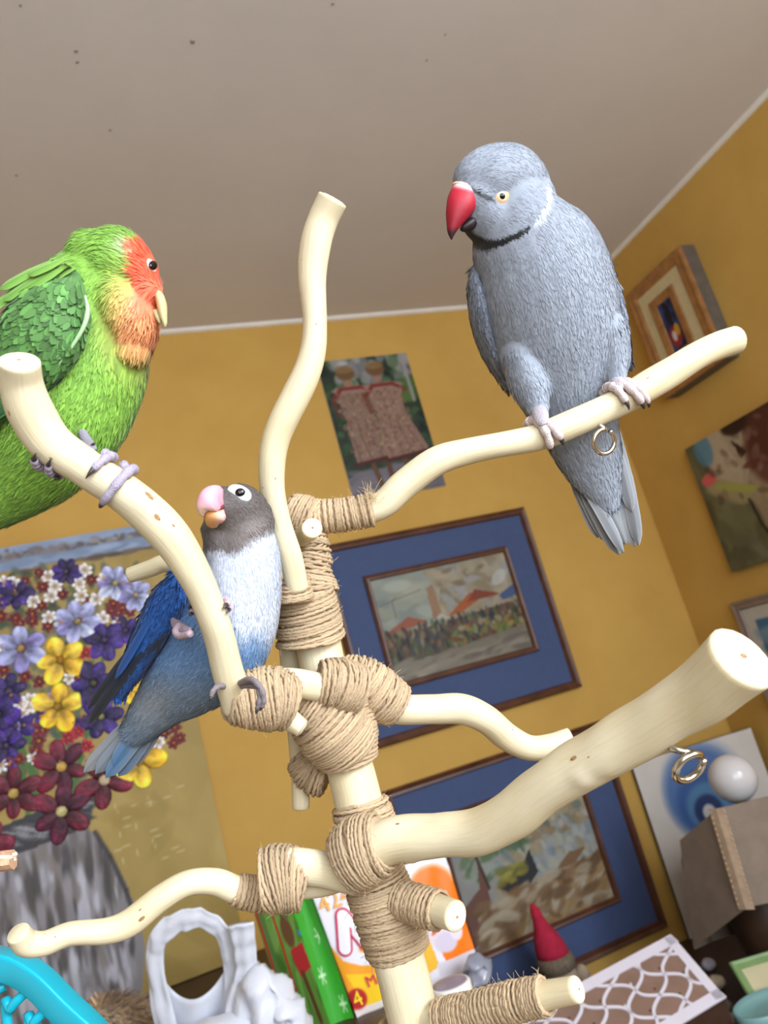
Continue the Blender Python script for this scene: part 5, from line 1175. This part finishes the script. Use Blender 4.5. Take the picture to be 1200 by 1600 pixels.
# ------------------------------------------------------------------ corner cabinet top
gx, gy = .835, 1.79
gt = thing('gnome_figure', 'small gnome doll with red pointed hat in front of the boats picture', 'figurine', (gx, gy, ZL))
def lathe(name, prof, m, parent, cx, cy, lean=(0, 0), sides=20):
    v, f = [], []
    z0 = prof[0][1]
    for (r, z) in prof:
        for j in range(sides): v.append((cx + lean[0] * (z - z0) + r * math.cos(j * 2 * math.pi / sides), cy + lean[1] * (z - z0) + r * math.sin(j * 2 * math.pi / sides), z))
    n = len(prof); f = [(i * sides + j, i * sides + (j + 1) % sides, (i + 1) * sides + (j + 1) % sides, (i + 1) * sides + j) for i in range(n - 1) for j in range(sides)]
    f += [tuple(range(sides - 1, -1, -1)), tuple((n - 1) * sides + j for j in range(sides))]
    return obj(name, np.array(v), f, m, parent)
lathe('body', [(.03, ZL), (.046, ZL + .02), (.048, ZL + .06), (.036, ZL + .11), (.03, ZL + .125)], mat('beige wool', (176, 158, 136), .9, .1, 80, .3), gt, gx, gy)
lathe('hat_brim', [(.028, ZL + .105), (.042, ZL + .115), (.045, ZL + .13), (.04, ZL + .145), (.03, ZL + .15)], mat('grey fur', (112, 98, 82), .95, .3, 150, .6), gt, gx, gy, (-.05, 0))
lathe('hat', [(.038, ZL + .14), (.037, ZL + .16), (.030, ZL + .185), (.019, ZL + .21), (.013, ZL + .232), (.011, ZL + .25), (.004, ZL + .262)], mat('red felt', (168, 24, 56), .9, .15, 80, .3), gt, gx - .002, gy, (-.13, 0))
for s, cc in ((1, (176, 158, 136)), (-1, (150, 96, 70))):
    v, f = ellipsoid((gx + s * .05, gy - .012, ZL + .085), BX * .017, np.array([0, .017, 0]), BZ * .024, 12, 8); obj('arm', v, f, mat('doll wool %d' % s, cc, .9, .1, 80), gt)

# box with white fretwork lid
A = PZ(1050, 1463, .78); Bq = PZ(1132, 1558, .70); Tq = PZ(800, 1597, .78); ue = Tq - A; ve = Bq - A; ue = ue * 1.12
lt = thing('fretwork_box', 'brown box with white cut-out lattice lid and tiny gems', 'box', np.array([(A + ue / 2 + ve / 2)[0], (A + ue / 2 + ve / 2)[1], ZL]))
ln = unit(np.cross(ve, ue)); ln = ln if ln[2] > 0 else -ln
MT['fret'] = mat('white fretwork', (226, 222, 236), .5, .03); MT['brownbox'] = mat('brown card', (138, 110, 96), .7, .1, 30)
top = [A, A + ue, A + ue + ve, A + ve]; bot = [np.array([q[0], q[1], ZL]) for q in top]
v = np.array(top + bot); obj('box_body', v, [(0, 1, 2, 3), (0, 4, 5, 1), (1, 5, 6, 2), (2, 6, 7, 3), (3, 7, 4, 0), (4, 7, 6, 5)], MT['furn'], lt, False)
v, f = obox(A, ue, ve, ln, (.005, .005, 0), (.995, .995, .0012)); obj('lid_ground', v, f, MT['brownbox'], lt, False)
def LU(u, v_, h=.0015): return A + ue * u + ve * v_ + ln * h
def ribbon(pts, hw, h, nm='fret_bar'):
    """flat raised bar along points given in lid coordinates"""
    w3 = np.array([LU(u, v_, 0) for u, v_ in pts]); t = np.gradient(w3, axis=0); t /= np.linalg.norm(t, axis=1)[:, None]; s = np.cross(t, ln); n = len(pts); v = []
    for i in range(n): v += [w3[i] - s[i] * hw, w3[i] + s[i] * hw, w3[i] + s[i] * hw + ln * h, w3[i] - s[i] * hw + ln * h]
    f = []
    for i in range(n - 1):
        for j in range(4): f.append((4 * i + j, 4 * i + (j + 1) % 4, 4 * i + 4 + (j + 1) % 4, 4 * i + 4 + j))
    f += [(3, 2, 1, 0), tuple(4 * (n - 1) + j for j in range(4))]
    return obj(nm, np.array(v), f, MT['fret'], lt, False)
for (a, b) in (((0, .05), (1, .05)), ((0, .95), (1, .95)), ((.025, 0), (.025, 1)), ((.975, 0), (.975, 1))):
    ribbon([a, ((a[0] + b[0]) / 2, (a[1] + b[1]) / 2), b], .0105, .0035, 'lid_border')
cu_, cvn = 6, 2.5
for fam in (1, -1):
    for k in range(-4, cu_ + 5):
        pts = []
        for t_ in np.linspace(0, 1, 40):
            v_ = t_; u_ = (k + fam * t_ * cvn) / cu_ + .022 * math.sin(t_ * cvn * 2 * math.pi) * (1 if k % 2 else -1)
            if .02 <= u_ <= .98 and .03 <= v_ <= .97: pts.append((u_, v_))
        if len(pts) > 3: ribbon(pts, .0030, .003)
for i in range(cu_ * 2):
    for j in range(int(cvn * 2)):
        if (i + j) % 2 == 0: continue
        u_, v_ = (i + .0) / (cu_ * 2) + .0, (j + .5) / (cvn * 2)
        if not (.06 < u_ < .95 and .12 < v_ < .9): continue
        v, f = ellipsoid(LU(u_, v_, .001), unit(ue) * .0034, unit(ve) * .0034, ln * .002, 8, 4); obj('gem', v, f, mat('gem %d' % (k % 3), [(220, 216, 220), (120, 50, 46), (70, 84, 50)][(i + 2 * j) % 3], .3), lt)

# table lamp with stitched hide shade and bare globe bulb
lc = P(1175, 1360, 1.72); lmp = thing('table_lamp', 'table lamp with stitched grey-brown hide shade and white globe bulb', 'lamp', (lc[0], lc[1], ZL))
MT['hide'] = mat('grey brown hide', (132, 117, 104), .75, .12, 25, .25, 120); MT['seam'] = mat('hide seam strip', (166, 142, 118), .75, .15, 60, .3, 200); MT['dark'] = mat('dark turned wood', (60, 40, 28), .5, .2, 20)
tops = [(1062, 1313, 1.70), (1120, 1264, 1.59), (1252, 1232, 1.62), (1262, 1235, 1.80), (1100, 1285, 1.80)]
bots = [(1084, 1482, 1.68), (1166, 1418, 1.55), (1330, 1385, 1.58), (1330, 1400, 1.80), (1110, 1470, 1.80)]
TP = [P(*a) for a in tops]; BP = [P(*a) for a in bots]; cen = sum(TP + BP) / 10
for i in range(5):
    j = (i + 1) % 5; q = [TP[i], TP[j], BP[j], BP[i]]; n = unit(np.cross(q[1] - q[0], q[3] - q[0])); n = n if n @ (sum(q) / 4 - cen) > 0 else -n
    v = np.array(q + [a - n * .004 for a in q]); obj('shade_panel', v, [(0, 1, 2, 3), (7, 6, 5, 4), (0, 4, 5, 1), (1, 5, 6, 2), (2, 6, 7, 3), (3, 7, 4, 0)], MT['hide'], lmp, False)
    e = BP[i] - TP[i]; out = unit(TP[i] + BP[i] - 2 * cen)
    s = unit(np.cross(e, out)); hw = .016; m_ = []
    for q_ in (TP[i], TP[i] + e * .5, BP[i] + unit(e) * .004): m_ += [q_ - s * hw + out * .001, q_ + out * .006, q_ + s * hw + out * .001, q_ - out * .004]
    if i not in (1, 2): continue
    so = obj('seam_strip', np.array(m_), [(0, 1, 5, 4), (1, 2, 6, 5), (2, 3, 7, 6), (3, 0, 4, 7), (4, 5, 9, 8), (5, 6, 10, 9), (6, 7, 11, 10), (7, 4, 8, 11), (3, 2, 1, 0), (8, 9, 10, 11)], MT['seam'], lmp, False)
    if i < 3:
        pt = []
        for sd in (-1, 1):
            for k in range(17):
                v, f = ellipsoid(TP[i] + e * (k + .5) / 17 + s * sd * hw * .86 + out * .0022, s * .0022, unit(e) * .0022, out * .0016, 6, 4); pt.append((v, f))
        v, f = merge(pt); o = obj('stitching', v, f, mat('stitch thread', (196, 170, 136), .8), so); o['kind'] = 'stuff'
gc = P(1145, 1216, 1.70); rg = 36 * 1.70 / F
v, f = ellipsoid(gc, BX * rg, np.array([0, rg, 0]), BZ * rg, 32, 20); obj('globe_bulb', v, f, mat('opal glass', (206, 204, 206), .16, .02), lmp)
v, f, _ = tube(np.array([[gc[0], gc[1], gc[2] - rg * .95], [gc[0], gc[1], gc[2] - rg - .03], [lc[0], lc[1], gc[2] - rg - .12], [lc[0], lc[1], ZL + .1]]), .014, 14); obj('stem', v, f, MT['dark'], lmp)
lathe('base', [(.075, ZL), (.08, ZL + .02), (.07, ZL + .05), (.085, ZL + .12), (.08, ZL + .18), (.04, ZL + .24)], MT['dark'], lmp, lc[0], lc[1], sides=28)

# green frame and teal bowl
cA = P(1139, 1508, 1.60); cB = P(1262, 1488, 1.60)
fx = cB - cA; fx[2] = 0; fx = unit(fx); fz = unit(cA - P(1154, 1550, 1.55)); fz = unit(fz - fx * (fz @ fx)); fn_ = np.cross(fx, fz)
hh = (cA[2] - ZL) / fz[2]
gf = thing('green_photo_holder', 'small green wooden photo frame with cream mat leaning by the lamp', 'photo frame', cA - fz * hh)
MT['greenw'] = mat('green painted wood', (128, 158, 104), .5, .1, 40)
for v, f in frame_ring(cA - fz * hh, fx, fz, fn_, 0, .2, 0, hh, .017, .012): obj('frame_rail', v, f, MT['greenw'], gf, False)
obj('mat_board', *obox(cA - fz * hh, fx, fz, fn_, (.01, .01, 0), (.19, hh - .01, .003)), mat('cream card', (206, 196, 160), .8, .05), gf, False)
tc_ = PZ(1198, 1566, ZL + .065); MT['teal'] = mat('teal ceramic', (128, 170, 170), .35, .05, 20)
tw_ = thing('teal_bowl', 'oval pale teal bowl standing beside the small green frame', 'bowl', (tc_[0], tc_[1], ZL))
def oval(z, s): th = np.arange(40) * math.pi / 20; return np.stack([tc_[0] + .074 * s * np.cos(th), tc_[1] + .050 * s * np.sin(th), np.full(40, z)], 1)
rings = [oval(ZL, .7), oval(ZL + .012, .82), oval(ZL + .05, .98), oval(ZL + .065, 1.0), oval(ZL + .067, .95), oval(ZL + .058, .9), oval(ZL + .054, .4)]
v = np.concatenate(rings); f = [(i * 40 + j, i * 40 + (j + 1) % 40, (i + 1) * 40 + (j + 1) % 40, (i + 1) * 40 + j) for i in range(6) for j in range(40)] + [tuple(range(39, -1, -1)), tuple(240 + j for j in range(40))]
obj('bowl_body', v, f, MT['teal'], tw_)
# pebbles and shells between box and lamp
labs = ['pale lilac pebble beside the fretwork box under the lamp shade', 'cream and tan shell just below the lilac pebble', 'grey speckled pebble beside the teal bowl rim', 'small white shell at the front corner of the fretwork box', 'off-white pebble in front of the teal bowl']
for i, (x, y, r, c_) in enumerate(((1107, 1506, 11, (176, 170, 182)), (1120, 1534, 12, (190, 170, 140)), (1131, 1572, 12, (120, 112, 104)), (1115, 1582, 7, (222, 220, 216)), (1138, 1594, 12, (196, 188, 182)))):
    r3 = r * 1.75 / F; c0 = PZ(x, y, ZL + r3 * .8); rr = np.random.RandomState(i)
    v, f = ellipsoid(c0, BX * r3 * 1.1, np.array([0, r3, 0]), BZ * r3 * .8, 16, 10); v = v + crumple(v, r3 * .03, i, 70)
    o = obj('pebble' if 'pebble' in labs[i] else 'shell', v, f, mat('pebble %d' % i, c_, .6, .2, 60), None, loc=(c0[0], c0[1], ZL)); setp(o, labs[i], 'pebble' if 'pebble' in labs[i] else 'shell')

# ------------------------------------------------------------------ near left: turquoise basket and a broken stick
MT['turq'] = mat('turquoise plastic', (22, 186, 214), .28, .03, 20)
D2 = .50; bk = thing('plastic_basket', 'turquoise plastic basket with thick rounded rim and curved bars', 'basket', (P(-60, 1600, .55)[0], P(-60, 1600, .55)[1], ZT))
rim = [P(-150, 1480, .56), P(-60, 1490, .52), P(-8, 1504, D2), P(28, 1514, .495), P(60, 1534, .49), P(98, 1572, .485), P(140, 1612, .48), P(175, 1650, .478)]
q = spline(np.array(rim), 8); t, n, b = frames(q, UP)
hh_, ww_ = 22 * D2 / F, 14 * D2 / F; v = []
prof = [(-1, -1), (-1, 1), (-.8, 1.15), (.8, 1.15), (1, 1), (1, -1), (.8, -1.15), (-.8, -1.15)]
for i in range(len(q)):
    upn = unit(UP - t[i] * (UP @ t[i])); dep = np.cross(t[i], upn)
    v += [q[i] + upn * hh_ * a + (dep * .9 + upn * .25) * ww_ * 1.4 * b_ for a, b_ in prof]
f = [(i * 8 + j, i * 8 + (j + 1) % 8, (i + 1) * 8 + (j + 1) % 8, (i + 1) * 8 + j) for i in range(len(q) - 1) for j in range(8)] + [tuple(range(7, -1, -1)), tuple((len(q) - 1) * 8 + j for j in range(8))]
bevel(obj('rim', np.array(v), f, MT['turq'], bk), .002, 3)
for (pts) in ([(44, 1548, .49), (30, 1560, .488), (17, 1576, .488), (12, 1600, .49)], [(76, 1576, .486), (62, 1588, .484), (52, 1600, .484), (48, 1622, .486)], [(8, 1540, .497), (-8, 1550, .494), (-20, 1572, .494), (-24, 1600, .496)], [(110, 1604, .482), (96, 1616, .48), (88, 1630, .48), (84, 1650, .482)]):
    q3 = [P(*a) for a in pts]; e = q3[-1]; q3 += [np.array([e[0], e[1], (e[2] + ZT) / 2]), np.array([e[0], e[1], ZT])]
    q2 = spline(np.array(q3), 6); v, f, _ = tube(q2, 7.5 * D2 / F, 12); obj('bar', v, f, MT['turq'], bk)
tip = P(21, 1344, .42); MT['bark'] = mat('split reddish wood', (206, 162, 130), .6, .2, 90, .4, stretch=(1, 6, 1))
pth = [tip, P(-20, 1350, .42), P(-70, 1362, .425), P(-105, 1400, .43)]; e = pth[-1]; pth += [np.array([e[0] - .01, e[1], e[2] - .08]), np.array([e[0] - .012, e[1], ZT])]
q = spline(np.array(pth), 8); rr = np.random.RandomState(4); v, f, g = tube(q, 14 * .42 / F, 9, True, lambda th, L: 1 + .12 * np.sin(3 * th + 1) + .05 * np.sin(L * 300))
o = thing('broken_stick', 'splintered end of a reddish wooden stick before the vase painting', 'stick', pth[-1])
obj('stick_wood', v, f, MT['bark'], o, False, attr=g)
for k in range(5):
    a = tip + UP * rr.uniform(-.003, .003) + FW * rr.uniform(-.003, .003); v, f, _ = tube(np.array([a - RT * .006, a, a + RT * rr.uniform(.0006, .0022)]), np.array([.0014, .0012, .0002]), 5); obj('splinter', v, f, MT['pale'], o, False)
